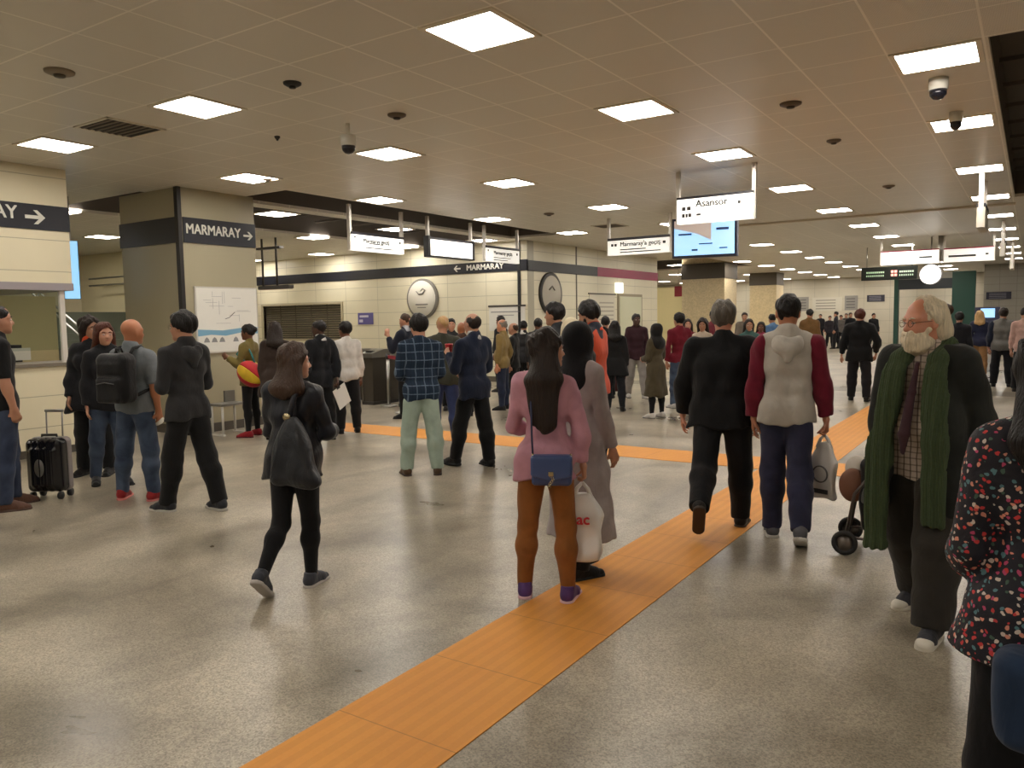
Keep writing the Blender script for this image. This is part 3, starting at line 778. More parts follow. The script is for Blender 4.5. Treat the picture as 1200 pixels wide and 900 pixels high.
        c0 = b.torso_pt(0, -.08, 1.42); sdf_obj('hood', hf, c0-.25*k, c0+.25*k, max(res, .008), cloth(hood), to)
    if collar:
        def cfn(P):
            a = b.neck+(b.Rt@V3(0, -.005, -.012))*k; c = b.neck+(b.head-b.neck)*.30
            return np.maximum(capsule(P, a, c, .082*k, .070*k), -((P-a)@nv(c-a)+.02*k))
        sdf_obj('collar', cfn, b.neck-.15*k, b.neck+.15*k, max(.007, res*.7), cloth(collar), to)
    # bottom
    bn, bc = bottom[0], bottom[1]
    if bn:
        bt, lo_, fr = BOTK[bn]; mb_ = bc if not isinstance(bc, tuple) else cloth(bc, None, 7.)
        if cut_leg is None: cut_leg = 1.0 if bn in ('leggings', 'skinny_trousers') else 1.02
        LB = [q for q in trunk(b, bt, None) if max(q[0][2], q[1][2]) < 1.0]
        def botf(P):
            Q = b.T(P); d = np.maximum(sd_trunk(b, Q, LB), (Q[:, 2]-1.02)*k)
            for sd in 'LR': d = smin(d, sd_leg(b, P, sd, bt, cut_leg, fr, lo_), .03)
            d = np.maximum(d, (Q[:, 2]-hm-.035)*k)+min(.014, bt)*np.clip((Q[:, 2]-hm-.002)/.03, 0, 1)*k
            return d+folds(P, .006*wrinkle if bn != 'leggings' else .002, seed+1, 26., .9)
        l2, h2 = lo.copy(), hi.copy(); h2[2] = min(h2[2], 1.25*k)
        sdf_obj(bn.replace('baggy_', '').replace('skinny_', ''), botf, l2, h2, res, mb_, root)
    sr = max(.006, res*.8)
    for sd in 'LR':
        hip, kn, an, Rf, sg = b.leg[sd]
        loc = lambda P: ((P-an)@Rf)/k
        def shf(P):
            q = loc(P); d = capsule(q, V3(0, -.035, -.035), V3(0, .11, -.052), .043, .038); d = smin(d, capsule(q, V3(sg*.004, .10, -.055), V3(sg*.004, .165, -.06), .042, .032), .02)
            d = smin(d, capsule(q, V3(0, -.03, -.02), V3(0, -.02, .012), .043, .044), .02); d = smin(d, capsule(q, V3(0, -.01, .002), V3(0, .115, -.040), .043, .034), .015); d = np.maximum(d, -.072-q[:, 2])
            return np.maximum(d, q[:, 2]-.03)*k
        def sof(P):
            q = loc(P); d = capsule(q*V3(1, 1, 1), V3(0, -.035, -.07), V3(sg*.003, .155, -.07), .046, .045); return np.maximum(np.abs(q[:, 2]+.071)-.014, d)*k
        A = np.array([an+Rf@V3(*v)*k for v in ((0, -.1, -.1), (0, .22, -.1), (.06, 0, .05), (-.06, 0, .05), (.06, .2, 0), (-.06, .2, 0))])
        so = sdf_obj('shoe', shf, A.min(0)-.02, A.max(0)+.02, sr, cloth(shoes, None, 12., .6) if not hasattr(shoes, 'name') else shoes, root)
        if toe: sdf_obj('toe_cap', lambda P: np.maximum(ellip(loc(P), V3(sg*.003, .150, -.054), V3(.043, .052, .030)), .118-loc(P)[:, 1])*k, A.min(0)-.02, A.max(0)+.02, sr, plain(toe, .5), so)
        sdf_obj('sole', sof, A.min(0)-.02, A.max(0)+.02, sr, plain(sole or tuple(int(v*.5) for v in shoes), .7), so)
    if hair:
        hmat = hairm(HC[hair[1]] if isinstance(hair[1], str) else hair[1]) if hair[0] not in ('hijab', 'hood', 'hat', 'cap') else cloth(hair[1], None, 9.)
        hl = np.array([b.head-.19*k, b.head+.19*k]); l3, h3 = hl.min(0), hl.max(0)
        if hair[0] in ('long', 'wavy', 'mid', 'curly', 'hijab', 'hood', 'pony'): l3 = np.minimum(l3, b.torso_pt(-.26, -.26, 1.05)); h3 = np.maximum(h3, b.torso_pt(.26, .18, 1.4)); l3 = np.minimum(l3, b.torso_pt(-.26, .2, 1.05)); h3 = np.maximum(h3, b.torso_pt(.26, -.26, 1.4))
        nm = {'hijab': 'headscarf', 'hat': 'hat', 'cap': 'cap', 'hood': 'hood'}.get(hair[0], 'hair')
        sdf_obj(nm, lambda P: sd_hair(b, P, hair[0], seed), l3, h3, max(.006, res*.75), hmat, root)
    if beard:
        def bf(P):
            q = b.Hd(P); g = beard[1]
            d = smin(ellip(q, V3(0, .035-.0*g, -.075-.02*g), V3(.064+.012*g, .062+.02*g, .052+.03*g)), capsule(q, V3(-.058, .02, -.035), V3(.058, .02, -.035), .018, .018), .02)
            d = np.maximum(d, q[:, 2]+.022-.3*(np.abs(q[:, 0])-.03)); d = np.maximum(d, .0-q[:, 1]-.012)
            d = smin(d, capsule(q, V3(-.028, .088, -.048), V3(.028, .088, -.048), .009+.004*g, .009+.004*g), .01)
            d = np.maximum(d, -ellip(q, V3(0, .105, -.063), V3(.018, .02, .0035)))
            return (d+folds(q, .004+.003*g, seed, 70., .4))*k
        sdf_obj('beard', bf, b.head-.2*k, b.head+.15*k, max(.006, res*.75), hairm(HC[beard[0]]), root)
    if eyes is None: eyes = abs(((view+0+180) % 360)-180) > 50 or abs(kw.get('hyaw', 0)) > 30
    if eyes:
        for sg in (-1, 1):
            c = b.head+b.Rh@V3(sg*.033, .080, .003)*k
            e = MB(); e.lathe([(.0005, -.0105), (.007, -.009), (.0115, -.003), (.0115, .003), (.008, .0085), (.0048, .0100)], (0, 0, 0), 12, 1); eo = e.build('eye', plain((196, 186, 176), .3), root, True)
            eo.location = c; eo.rotation_euler = Matrix(b.Rh.tolist()).to_euler(); eo.scale = (k*1.1, k, k*.55)
            MB().lathe([(.0052, .0092), (.0048, .0108), (.0005, .0114)], (0, 0, 0), 10, 1).build('iris', plain((40, 26, 18), .15), eo, True)
            eb = MB().tube([b.head+b.Rh@V3(sg*.016, .092, .024)*k, b.head+b.Rh@V3(sg*.034, .091, .030)*k, b.head+b.Rh@V3(sg*.052, .076, .024)*k], [.003, .0042, .002], 6).build('eyebrow', hairm(HC['dark'] if not hair or not isinstance(hair[1], str) else HC[hair[1]]), root, True)
        lp = MB().tube([b.head+b.Rh@V3(*v)*k for v in ((-.022, .083, -.0625), (-.010, .0905, -.0615), (0, .0915, -.0625), (.010, .0905, -.0615), (.022, .083, -.0625))], [.0015, .004, .0042, .004, .0015], 6)
        lp.build('lips', skin((164, 92, 82) if skin_ not in ('dark', 'brown') else (92, 52, 46)), root, True)
    root['_h'] = 0; del root['_h']
    PEOPLE.append((root, b, label)); return root, b
def place(px, ytop, ybot, H=None):
    """ground point under picture pixel and the stature that reaches ytop there"""
    p = fl(px, ybot-6); d = p.length
    p = fl(px, ybot-14*4/d)
    return (p.x, p.y), height_at(p.x, p.y, px, ytop)
def lp(root, v):                       # point of a figure's own frame -> world
    a = root.rotation_euler.z; return Vector((root.location.x+v[0]*math.cos(a)-v[1]*math.sin(a), root.location.y+v[0]*math.sin(a)+v[1]*math.cos(a), root.location.z+v[2]))
# ------------------------------------------------------------------ the crowd
def P(label, x, yt, yb, view, **kw):
    at, H = place(x, yt, yb); kw.setdefault('H', min(max(H, 1.45), 1.95))
    if 'yb2' in kw: pass
    d = math.hypot(*at)
    kw.setdefault('res', .0072 if d < 5.2 else .0088 if d < 7.5 else .012 if d < 11 else .018 if d < 20 else .026)
    return person(label, at, view, **kw)
DOWN = dict(u=(.14, .0, -1), f=(.04, .14, -1)); FRONT = dict(u=(.18, .12, -1), f=(-.75, .75, .12), n=(0, -.6, -.8)); BACKSW = dict(u=(.16, -.28, -1), f=(.04, -.05, -1)); FWSW = dict(u=(.14, .25, -1), f=(0, .5, -1))
HOLD = dict(u=(.10, .02, -1), f=(.03, .10, -1), curl=1.35)
JEAN = cloth((58, 68, 90), (38, 46, 66), 5., .9); JEAN2 = cloth((74, 88, 108), (44, 54, 74), 5., .9); DJ = cloth((36, 44, 66), (28, 34, 52), 6., .9)
BLK = (17, 17, 19); CHAR = (40, 40, 42); NVY = (22, 27, 42)
def part(name, b, f, c, half, h, mat, root):
    c = np.asarray(c, F32); half = np.asarray(half, F32); return sdf_obj(name, f, c-half, c+half, h, mat, root)
def glasses(root, b, mat):
    k = b.k; mb = MB(); q = lambda x, y, z: b.head+b.Rh@V3(x, y, z)*k
    for sg in (-1, 1):
        mb.tube([q(sg*.034+.021*math.cos(a), .102-.004*abs(math.cos(a)), .002+.017*math.sin(a)) for a in np.linspace(0, 6.2832, 17)], .0017, 6, False)
        mb.tube([q(sg*.055, .098, .006), q(sg*.076, .05, .008), q(sg*.08, -.01, .006)], .0017, 6)
    mb.tube([q(-.013, .104, .004), q(0, .108, .007), q(.013, .104, .004)], .0017, 6)
    return mb.build('glasses', mat, root, True)

# left group -------------------------------------------------------------
man_left, b_left = P('person in black t-shirt and jeans holding a suitcase handle at the left edge', 13, 357, 602, 84, top=('t_shirt', BLK), bottom=('jeans', JEAN), shoes=(96, 66, 52), sole=(70, 50, 40), skin_='tan', hair=('crop', 'black'),
    aR=dict(u=(.06, .0, -1), f=(-.02, .22, -1), curl=1.3), aL=dict(u=(.12, .06, -1), f=(-.05, .25, -1)), L=(4, 3, 2), Rr=(-3, 3, 2), wide=1.06, eyes=True)
man_bald, b_bald = P('bald person in grey t-shirt, blue jeans and red shoes wearing a black backpack', 165, 373, 592, 38, top=('t_shirt', (116, 122, 126)), bottom=('jeans', JEAN2), shoes=(150, 34, 36), sole=(206, 120, 116), skin_=(176, 118, 84), hair=None,
    aR=dict(u=(.12, .02, -1), f=(.02, .16, -1), curl=1.0), aL=dict(u=(.12, .1, -1), f=(-.2, .8, -.3)), L=(0, 8, 2), Rr=(0, 6, 2), fyaw=(18, 14), hyaw=-22, wide=1.04)
P('person with long reddish hair and black jacket looking back behind the backpack', 132, 378, 574, 172, sex='f', top=('jacket', (24, 24, 28)), bottom=('jeans', JEAN2), shoes=(22, 22, 26), skin_='tan', hair=('mid', 'red'), hyaw=10, aR=DOWN, aL=DOWN, L=(2, 3, 3), Rr=(-6, 4, 6))
P('dark-haired person with an orange collar half hidden at the booth counter', 113, 372, 562, 205, sex='f', top=('coat', (20, 20, 24)), bottom=('trousers', BLK), hem=.72, shoes=BLK, skin_='olive', hair=('curly', 'dark'), collar=(214, 84, 44), aR=dict(u=(.12, .1, -1), f=(.0, .3, -.9)), hyaw=60)
boy, b_boy = P('person with glasses in dark grey hoodie and black trousers, arms folded', 226, 363, 606, -38, top=('hoodie', (46, 46, 48)), hood=(50, 50, 52), bottom=('trousers', BLK), shoes=(38, 40, 46), sole=(176, 172, 164), skin_='tan', hair=('full', 'black'), aL=FRONT, aR=FRONT, L=(14, 2, 3), Rr=(-12, 2, 6), hyaw=22, eyes=True)
glasses(boy, b_boy, BLACK)
colour_w, b_col = P('person in olive jacket, black leggings and red shoes beside the wall map', 296, 380, 516, -60, sex='f', top=('jacket', (112, 98, 50)), bottom=('leggings', BLK), shoes=(150, 28, 40), skin_='brown', hair=('bun', 'black'), aL=dict(u=(.2, .2, -1), f=(-.2, .9, .5)), aR=dict(u=(.16, -.1, -1), f=(.1, .1, -1)), hyaw=10, eyes=True)
P('person with dark hair and brown coat behind the walking leather-jacket figure', 327, 377, 519, 8, sex='f', top=('coat', (56, 44, 38)), hem=.66, bottom=('jeans', DJ), shoes=BLK, skin_='olive', hair=('mid', 'dark'))
leather = cloth((20, 20, 23), (30, 32, 42), 5., .42, .4)
girl, b_girl = P('person striding in black leather jacket and leggings with a black shoulder bag', 350, 402, 700, 30, sex='f', top=('jacket', leather), bottom=('leggings', (15, 15, 18)), shoes=(56, 58, 66), sole=(176, 170, 164), skin_='fair', hair=('mid', 'brown'), hyaw=-48, lean=4,
    aR=dict(u=(.30, .15, -1), f=(-.25, .8, -.1)), aL=dict(u=(.18, .1, -1), f=(-.3, .9, .2)), L=(-6, -1, 38, -40), Rr=(8, -2, 8, 0), fyaw=(4, 4), wide=1.06, bag=.015, hem=.80)
suit_b, b_suitb = P('dark-skinned person in black suit holding a white folder behind the back', 379, 375, 521, -32, top=('suit_jacket', (18, 19, 24)), collar=(206, 204, 200), bottom=('trousers', BLK), shoes=BLK, skin_='dark', hair=('crop', 'black'), aR=dict(u=(.16, -.35, -1), f=(-.1, -.1, -1), curl=1.2), hyaw=28)
P('person in white shirt and black trousers beside the turnstiles', 409, 377, 512, -14, top=('shirt', (206, 202, 196)), bottom=('trousers', (19, 18, 20)), shoes=BLK, skin_='brown', hair=('full', 'black'), aL=dict(u=(.16, .1, -1), f=(-.3, .9, -.1)), hyaw=36)
P('person in navy jacket with pale scarf raising a hand near the turnstiles', 478, 367, 494, -58, top=('jacket', NVY), collar=(176, 180, 190), bottom=('trousers', BLK), shoes=BLK, skin_='tan', hair=('crop', 'brown'), aL=dict(u=(.2, .5, -1), f=(-.2, .45, 1)), aR=DOWN)
plaid, b_pl = P('person in dark blue checked shirt and pale green trousers, back turned', 496, 368, 563, -8, top=('shirt', stripes((30, 44, 62), (112, 130, 150), .085, .12, True, (20, 30, 46))), bottom=('trousers', cloth((158, 174, 160), (140, 156, 144), 6.)), shoes=(80, 60, 42), sole=(50, 38, 30), skin_='tan', hair=('full', 'black'),
    aR=dict(u=(.16, .1, -1), f=(-.3, .8, -.3)), aL=dict(u=(.16, .1, -1), f=(-.3, .8, -.3)), L=(2, 7, 2), Rr=(-2, 5, 2), hyaw=20, wide=1.05)
P('grey-haired person in dark olive jacket and blue jeans beside the checked shirt', 522, 370, 525, 4, top=('jacket', (56, 56, 46)), bottom=('jeans', cloth((48, 58, 96))), shoes=(32, 28, 26), skin_='tan', hair=('crop', 'fair'), wide=1.12)
suitm, b_sm = P('balding person in navy suit and black shoes holding something red', 557, 366, 553, -40, top=('suit_jacket', (26, 34, 54)), collar=(210, 210, 208), bottom=('trousers', (15, 15, 18)), shoes=(16, 15, 16), skin_='tan', hair=('fringe', 'dark'),
    aL=dict(u=(.18, .15, -1), f=(-.25, .85, .75), curl=1.1), aR=dict(u=(.18, .1, -1), f=(-.3, .8, -.2)), L=(14, 4, 2), Rr=(-6, 3, 2), wide=1.06, belly=.2)
# people between the middle and the back walls ------------------------------
P('small dark-haired face between the olive jacket and the navy suit', 531, 373, 484, 176, top=('jacket', CHAR), bottom=('trousers', BLK), skin_='tan', hair=('short', 'black'))
P('brown bald head just left of the navy suit', 543, 377, 492, -20, top=('jacket', (66, 46, 38)), bottom=('trousers', CHAR), skin_=(150, 98, 66), hair=None)
P('bald person in open mustard tan jacket and grey shirt behind the navy suit', 590, 374, 484, -72, top=('jacket', (136, 114, 68)), bottom=('jeans', DJ), shoes=BLK, skin_=(196, 138, 106), hair=('fringe', 'grey'), belly=.3, aR=dict(u=(.2, -.3, -1), f=(.1, .3, -1)))
P('dark-haired head looking over the mustard tan jacket', 588, 370, 462, -60, top=('jacket', CHAR), bottom=('trousers', BLK), skin_='brown', hair=('short', 'black'))
P('balding person in black jacket to the right of the mustard jacket', 603, 378, 480, -76, top=('jacket', (26, 26, 27)), bottom=('trousers', BLK), skin_='tan', hair=('fringe', 'brown'))
P('black-haired person with a white collar left of the pink sweater', 615, 376, 470, 10, top=('jacket', CHAR), collar=(190, 186, 180), bottom=('trousers', BLK), skin_='olive', hair=('short', 'black'))
P('black-haired person in grey top under the round wall sign at the corner', 632, 373, 480, 12, top=('jacket', (58, 58, 60)), bottom=('trousers', CHAR), skin_='brown', hair=('short', 'black'))
P('person with swept black hair looking left above the pink sweater', 652, 355, 546, -72, top=('jacket', (40, 42, 46)), bottom=('trousers', BLK), skin_='tan', hair=('full', 'black'), eyes=True)
P('person in cream headscarf just behind the black headscarf', 671, 373, 600, 0, sex='f', top=('coat', (60, 58, 56)), bottom=('trousers', CHAR), skin_='tan', hair=('hijab', (206, 192, 164)), aL=dict(u=(.1, .2, -1), f=(-.3, .8, .2)), aR=dict(u=(.1, .2, -1), f=(-.3, .8, .2)))
bearded, b_beard = P('bearded person in navy jacket with orange collar and back looking down', 696, 352, 572, -68, top=('jacket', (36, 40, 52)), collar=(206, 80, 46), bottom=('jeans', DJ), skin_='tan', hair=('full', 'black'), beard=('black', .25), hpit=-14, eyes=True, aL=dict(u=(.12, .2, -1), f=(-.2, .9, .3)), aR=dict(u=(.14, .1, -1), f=(-.3, .8, .3)))
part('orange_back_panel', b_beard, lambda Pp: np.maximum(np.maximum(sd_trunk(b_beard, b_beard.T(Pp), trunk(b_beard, .040, .84, .012)), (b_beard.T(Pp)[:, 1]+.085)), np.maximum(.86-b_beard.T(Pp)[:, 2], b_beard.T(Pp)[:, 2]-1.5)), b_beard.chest, (.32, .32, .5), .01, cloth((200, 78, 46)), bearded)
P('person in long dark coat with black hair right of the orange jacket', 721, 376, 486, 2, sex='f', top=('coat', (22, 22, 24)), hem=.7, bottom=('jeans', (26, 28, 34)), shoes=BLK, skin_='olive', hair=('mid', 'black'))
P('black-haired head between the orange jacket and the long dark coat', 710, 371, 470, 0, top=('jacket', (28, 26, 28)), bottom=('trousers', BLK), skin_='olive', hair=('full', 'black'))
P('dark-skinned person in maroon jacket, light grey trousers and white shoes', 746, 367, 470, 162, top=('jacket', (52, 26, 34)), bottom=('trousers', (146, 140, 136)), shoes=(196, 192, 186), skin_='dark', hair=('short', 'black'), L=(10, 4, 3), Rr=(-8, 4, 6))
P('person in black headscarf and long olive coat with white shoes', 769, 379, 494, -48, sex='f', top=('long_coat', (72, 64, 46)), bottom=('leggings', BLK), shoes=(196, 192, 186), skin_='tan', hair=('hijab', (22, 20, 20)), aR=dict(u=(.15, .1, -1), f=(-.4, .9, -.1)), aL=dict(u=(.15, .1, -1), f=(-.4, .9, -.1)))
P('person in dark red shirt and blue jeans right of the olive coat', 796, 367, 482, -26, top=('sweater', (112, 24, 40)), bottom=('jeans', JEAN2), shoes=(190, 188, 184), skin_='tan', hair=('full', 'black'), hyaw=20)
P('face peeking over the shoulder of the dark red shirt', 806, 374, 470, 178, sex='f', top=('shirt', (120, 40, 46)), bottom=('trousers', CHAR), skin_='tan', hair=('mid', 'dark'))
P('curly dark-haired person in cream top left of the black jacket', 823, 374, 478, 186, sex='f', top=('sweater', (196, 180, 160)), bottom=('trousers', (90, 60, 60)), skin_='tan', hair=('curly', 'dark'))
P('dark-skinned person in dusty red jacket seen over the black jacket', 836, 363, 466, 176, top=('jacket', (112, 44, 54)), bottom=('trousers', CHAR), skin_='brown', hair=('short', 'black'))
P('person in teal and grey clothes between the black jacket and the raglan hoodie', 877, 374, 478, 172, sex='f', top=('jacket', (60, 92, 88)), collar=(200, 196, 192), bottom=('trousers', CHAR), skin_='olive', hair=('mid', 'dark'))
P('person with pale face behind the teal jacket', 872, 366, 440, 178, top=('jacket', (120, 110, 100)), bottom=('trousers', CHAR), skin_='tan', hair=('short', 'dark'))
P('small person in pink behind the hoodie shoulder', 891, 386, 466, 178, H=1.45, sex='f', top=('sweater', (160, 70, 92)), bottom=('trousers', CHAR), skin_='brown', hair=('mid', 'dark'))
P('person in blue shirt just left of the raglan hoodie', 904, 368, 450, -30, top=('shirt', (96, 132, 176)), bottom=('trousers', NVY), skin_='olive', hair=('short', 'black'))
P('person in mustard brown jacket just right of the raglan hoodie', 948, 362, 446, 10, top=('jacket', (112, 82, 46)), bottom=('trousers', CHAR), skin_='tan', hair=('short', 'black'))
# pink pair ----------------------------------------------------------------
pink, b_pink = P('person in pink sweater and brown trousers with long wavy dark hair', 642, 386, 713, 6, sex='f', top=('sweater', (194, 142, 157)), bottom=('skinny_trousers', (142, 88, 40)), shoes=(84, 56, 112), sole=(206, 168, 176), skin_='tan', hair=('wavy', 'dark'), hyaw=-62, hem=.80,
    aR=dict(u=(.22, .02, -1), f=(.10, .10, -1), curl=1.35, n=(-1, 0, 0)), aL=dict(u=(.24, .1, -1), f=(-.4, .85, -.2)), L=(2, 5, 2), Rr=(-2, 4, 2), fyaw=(4, 12))
hooded, b_hood = P('person in black headscarf and long pale grey coat beside the pink sweater', 681, 377, 682, 48, sex='f', top=('long_coat', cloth((158, 148, 146), (140, 130, 130), 7.)), hem=.27, flare=.06, bottom=('trousers', BLK), shoes=(17, 16, 18), skin_='tan', hair=('hijab', (20, 19, 22)),
    aR=dict(u=(.16, .15, -1), f=(.0, .35, -1)), aL=dict(u=(.12, .0, -1), f=(.0, .1, -1)), L=(8, 2, 4), Rr=(-6, 2, 4))
# walking pair --------------------------------------------------------------
walker, b_walk = P('grey-haired person walking away in black jacket and dark trousers', 846, 352, 628, 4, top=('jacket', (15, 15, 17)), bottom=('trousers', (24, 25, 28)), shoes=(34, 32, 30), sole=(66, 56, 48), skin_=(196, 138, 112), hair=('full', 'salt'), aL=dict(u=(.26, .06, -1), f=(.06, .16, -1)), aR=dict(u=(.20, -.02, -1), f=(-.04, .1, -1)),
    L=(-12, 2, 44, -58), Rr=(9, 2, 3, 0), wide=1.28, lean=3, bag=.02, hem=.80)
hoodie, b_hoodie = P('person in grey hoodie with maroon sleeves and navy trousers, back turned', 920, 345, 641, -2, top=('hoodie', cloth((186, 180, 170), (170, 164, 154), 7.)), sleeve=(112, 26, 46), hood=(190, 184, 174), bottom=('trousers', cloth((48, 50, 74), (38, 40, 60), 6.)), shoes=(92, 92, 98), sole=(196, 192, 184), skin_=(176, 122, 92), hair=('short', 'black'),
    aR=dict(u=(.24, .0, -1), f=(.10, .10, -1), curl=1.35), aL=DOWN, L=(6, 0, 3, 0), Rr=(-10, 0, 22, -24), fyaw=(6, 4))
# far hall --------------------------------------------------------------------
P('person walking away in long black coat left of the old bearded figure', 1006, 362, 473, 4, top=('coat', (14, 14, 16)), hem=.76, flare=.015, bottom=('trousers', (20, 18, 22)), shoes=BLK, skin_='tan', hair=('full', 'red'), aL=dict(u=(.3, .05, -1), f=(.15, .1, -1)), aR=dict(u=(.42, -.1, -1), f=(-.1, .4, -1)), L=(6, 3, 4), Rr=(-6, 4, 8), wide=1.15)
for lab, x, yt, yb, vw, col, hc in [
    ('leftmost tiny dark figure against the far wall notice boards', 961, 368, 405, 200, (30, 30, 36), 'black'), ('tiny dark figure second from the left before the far notice boards', 972, 370, 409, 170, (44, 40, 46), 'dark'),
    ('tiny tall dark figure rightmost before the far notice boards', 979, 365, 410, -80, (34, 34, 40), 'black'), ('tiny dark figure at the left elbow of the walking black coat', 996, 366, 411, 160, (24, 24, 28), 'black'),
    ('tiny dark figure at the right shoulder of the walking black coat', 1023, 367, 412, 150, (30, 30, 34), 'dark'), ('tiny pale-topped figure in front of the far notice boards', 985, 369, 408, 185, (110, 104, 100), 'dark'), ('tiny figure in grey behind the left elbow of the walking black coat', 991, 367, 407, 190, (70, 66, 62), 'dark')]:
    P(lab, x, yt, yb, vw, top=('jacket', col), bottom=('trousers', (26, 26, 30)), skin_='tan', hair=('short', hc), L=(5, 4, 4), Rr=(-6, 4, 8))
P('person in cream jacket with brown hair behind the old bearded figure', 1106, 357, 470, -100, top=('jacket', (196, 176, 140)), bottom=('trousers', (60, 54, 50)), skin_='tan', hair=('full', 'brown'))
P('black-haired person in dark jacket right of the cream jacket', 1122, 366, 458, 10, top=('jacket', (26, 26, 32)), bottom=('trousers', CHAR), skin_='tan', hair=('full', 'black'))
P('person in dark blue patterned top with fair hair near the ticket screens', 1146, 364, 444, 4, sex='f', top=('jacket', (34, 38, 62)), bottom=('trousers', (150, 112, 74)), skin_='tan', hair=('mid', 'fair'))
P('person in navy and grey jacket near the right edge, back turned', 1173, 361, 456, 0, top=('jacket', (108, 106, 102)), sleeve=(30, 36, 54), bottom=('trousers', (18, 18, 24)), shoes=BLK, skin_='tan', hair=('full', 'dark'), wide=1.15, aR=dict(u=(.4, .1, -1), f=(.1, .5, -1)))
P('person in pale pink shirt cut off by the right edge', 1198, 360, 462, 6, top=('shirt', (190, 156, 146)), bottom=('trousers', (20, 20, 24)), skin_='tan', hair=('short', 'black'))
# old man with scarf ------------------------------------------------------------
old, b_old = P('white-bearded person in dark coat, long green scarf and checked shirt, walking forward', 1078, 343, 742, 203, top=('shirt', stripes((196, 180, 166), (70, 56, 52), .032, .22)), hem=.80, bottom=('baggy_trousers', cloth((50, 46, 41), (40, 37, 33), 6.)), shoes=(52, 52, 58), sole=(206, 200, 186), toe=(206, 200, 186), skin_=(206, 146, 118), hair=('fringe', 'white'), beard=('white', 1.),
    hyaw=-30, hpit=-4, aR=dict(u=(.20, -.20, -1), f=(.06, -.1, -1), curl=1.3), aL=dict(u=(.26, -.2, -1), f=(.06, .05, -1)), L=(14, 4, 4, 0), Rr=(-12, 4, 12, -8), wide=1.04, belly=.4, eyes=True, cut_leg=1.03)
glasses(old, b_old, plain((110, 84, 60), .3, .6))
ko = b_old.k
def coatf(Pp):
    b = b_old; Q = b.T(Pp); L = trunk(b, .045, .64, .05, .02); d = sd_trunk(b, Q, L)
    d = smax(d, (.64-Q[:, 2])*ko, .012); d = np.maximum(d, (Q[:, 2]-1.50-.10*np.abs(Q[:, 1]))*ko)
    for sd in 'LR': d = smin(d, sd_arm(b, Pp, sd, .034, 0, 1.95, .006), .022)
    w = .10+.05*np.clip((1.2-Q[:, 2])*1.4, 0, 1)
    d = smax(d, -np.maximum(np.abs(Q[:, 0])-w, -Q[:, 1]-.02)*ko, .02)
    return d+folds(Pp, .010, 77, 24.)
hh = b_old.head; part('coat', b_old, coatf, (0, 0, 1.05), (.62, .5, .75), .0085, cloth((40, 42, 38), (26, 27, 25), 5.), old)
def scarff(Pp):
    b = b_old; tp = b.torso_pt; d = None
    q = ((Pp-b.P0)@b.Rt)/ko+V3(0, 0, .96); z = q[:, 2]
    for sg, low, off in ((-1, .60, .0), (1, .44, .02)):
        Z = [.3, .8, 1.05, 1.25, 1.38, 1.46]                        # ribbon: centre line by height
        cx = np.interp(z, Z, [sg*(.135+off), sg*(.13+off), sg*(.125+off*.5), sg*.112, sg*.10, sg*.092]); cy = np.interp(z, Z, [.205, .215, .205, .175, .14, .085])
        w = np.interp(z, Z, [.062, .06, .057, .054, .05, .045])
        e = np.maximum(np.abs(q[:, 0]-cx)-w, np.abs(q[:, 1]-cy+.25*np.abs(q[:, 0]-cx))-.022); e = smax(e, np.maximum(low-z, z-1.455), .02)*.8
        d = e if d is None else np.minimum(d, e)
        d = smin(d, capsule(q, V3(sg*.092, .075, 1.445), V3(sg*.075, -.05, 1.49), .042, .042), .03)
    e = capsule(q, V3(-.075, -.06, 1.50), V3(.075, -.06, 1.50), .045, .045); d = smin(d, e, .03)
    d = d+.0035*np.sin(q[:, 0]*150)*(q[:, 2] < 1.42)
    return (d*.8+folds(Pp, .006, 5, 22.))*ko
part('scarf', b_old, scarff, (0, .08, 1.0), (.32, .36, .72), .0075, knit((60, 74, 46)), old)
def tief(Pp):
    q = ((Pp-b_old.P0)@b_old.Rt)/ko+V3(0, 0, .96); s_ = V3(.6, 1, 1); d = None
    for a, c, r0, r1 in (((-.005, .118, 1.42), (.0, .165, 1.27), .012, .02), ((.0, .165, 1.27), (.012, .215, 1.06), .02, .028), ((.012, .215, 1.06), (.02, .205, .96), .028, .012)):
        e = capsule(q*s_, V3(*a)*s_, V3(*c)*s_, r0*.62, r1*.62); d = e if d is None else smin(d, e, .01)
    return d*ko
part('tie', b_old, tief, (0, .16, 1.2), (.12, .2, .4), .007, cloth((66, 42, 48)), old)
def oldhair(Pp):
    b = b_old; q = b.Hd(Pp); d = ellip(q, V3(0, -.03, .03), V3(.092, .108, .105))+folds(q, .010, 9, 55., .3)
    d = smin(d, ellip(q, V3(0, -.085, -.055), V3(.085, .06, .095))+folds(q, .010, 12, 50., .3), .03)
    d = np.maximum(d, np.where(q[:, 1] > -.03, -ellip(q, V3(0, .085, .02), V3(.078, .115, .125)), -1)); d = np.maximum(d, -ellip(q, V3(0, .065, .10), V3(.058, .06, .05)))
    return d*ko
part('hair', b_old, oldhair, hh, (.2, .22, .24), .0065, hairm(HC['white']), old)
# woman at the right edge -------------------------------------------------------
fw, Hf = (.0, 0), 1.6
p_ = Vector((.068, 2.275, 0))
floralw, b_fl = person('long-haired person in dark floral blouse and black trousers at the right edge', (p_.x, p_.y), -6, H=1.55, sex='f', top=('shirt', floral()), tth=.022, hem=.83, flare=.03, bottom=('trousers', (18, 18, 21)), shoes=BLK, skin_='tan', hair=('curly', 'black'), res=.0065, wide=1.04,
    aL=dict(u=(.17, .02, -1), f=(-.1, .75, -.5)), aR=dict(u=(.2, .1, -1), f=(-.3, .8, -.2)))
for r, b, l in PEOPLE:
    if b.k*1.75 > 1.9 or b.k*1.75 < 1.52: print('H', round(b.k*1.75, 2), tuple(round(v, 2) for v in r.location), l)
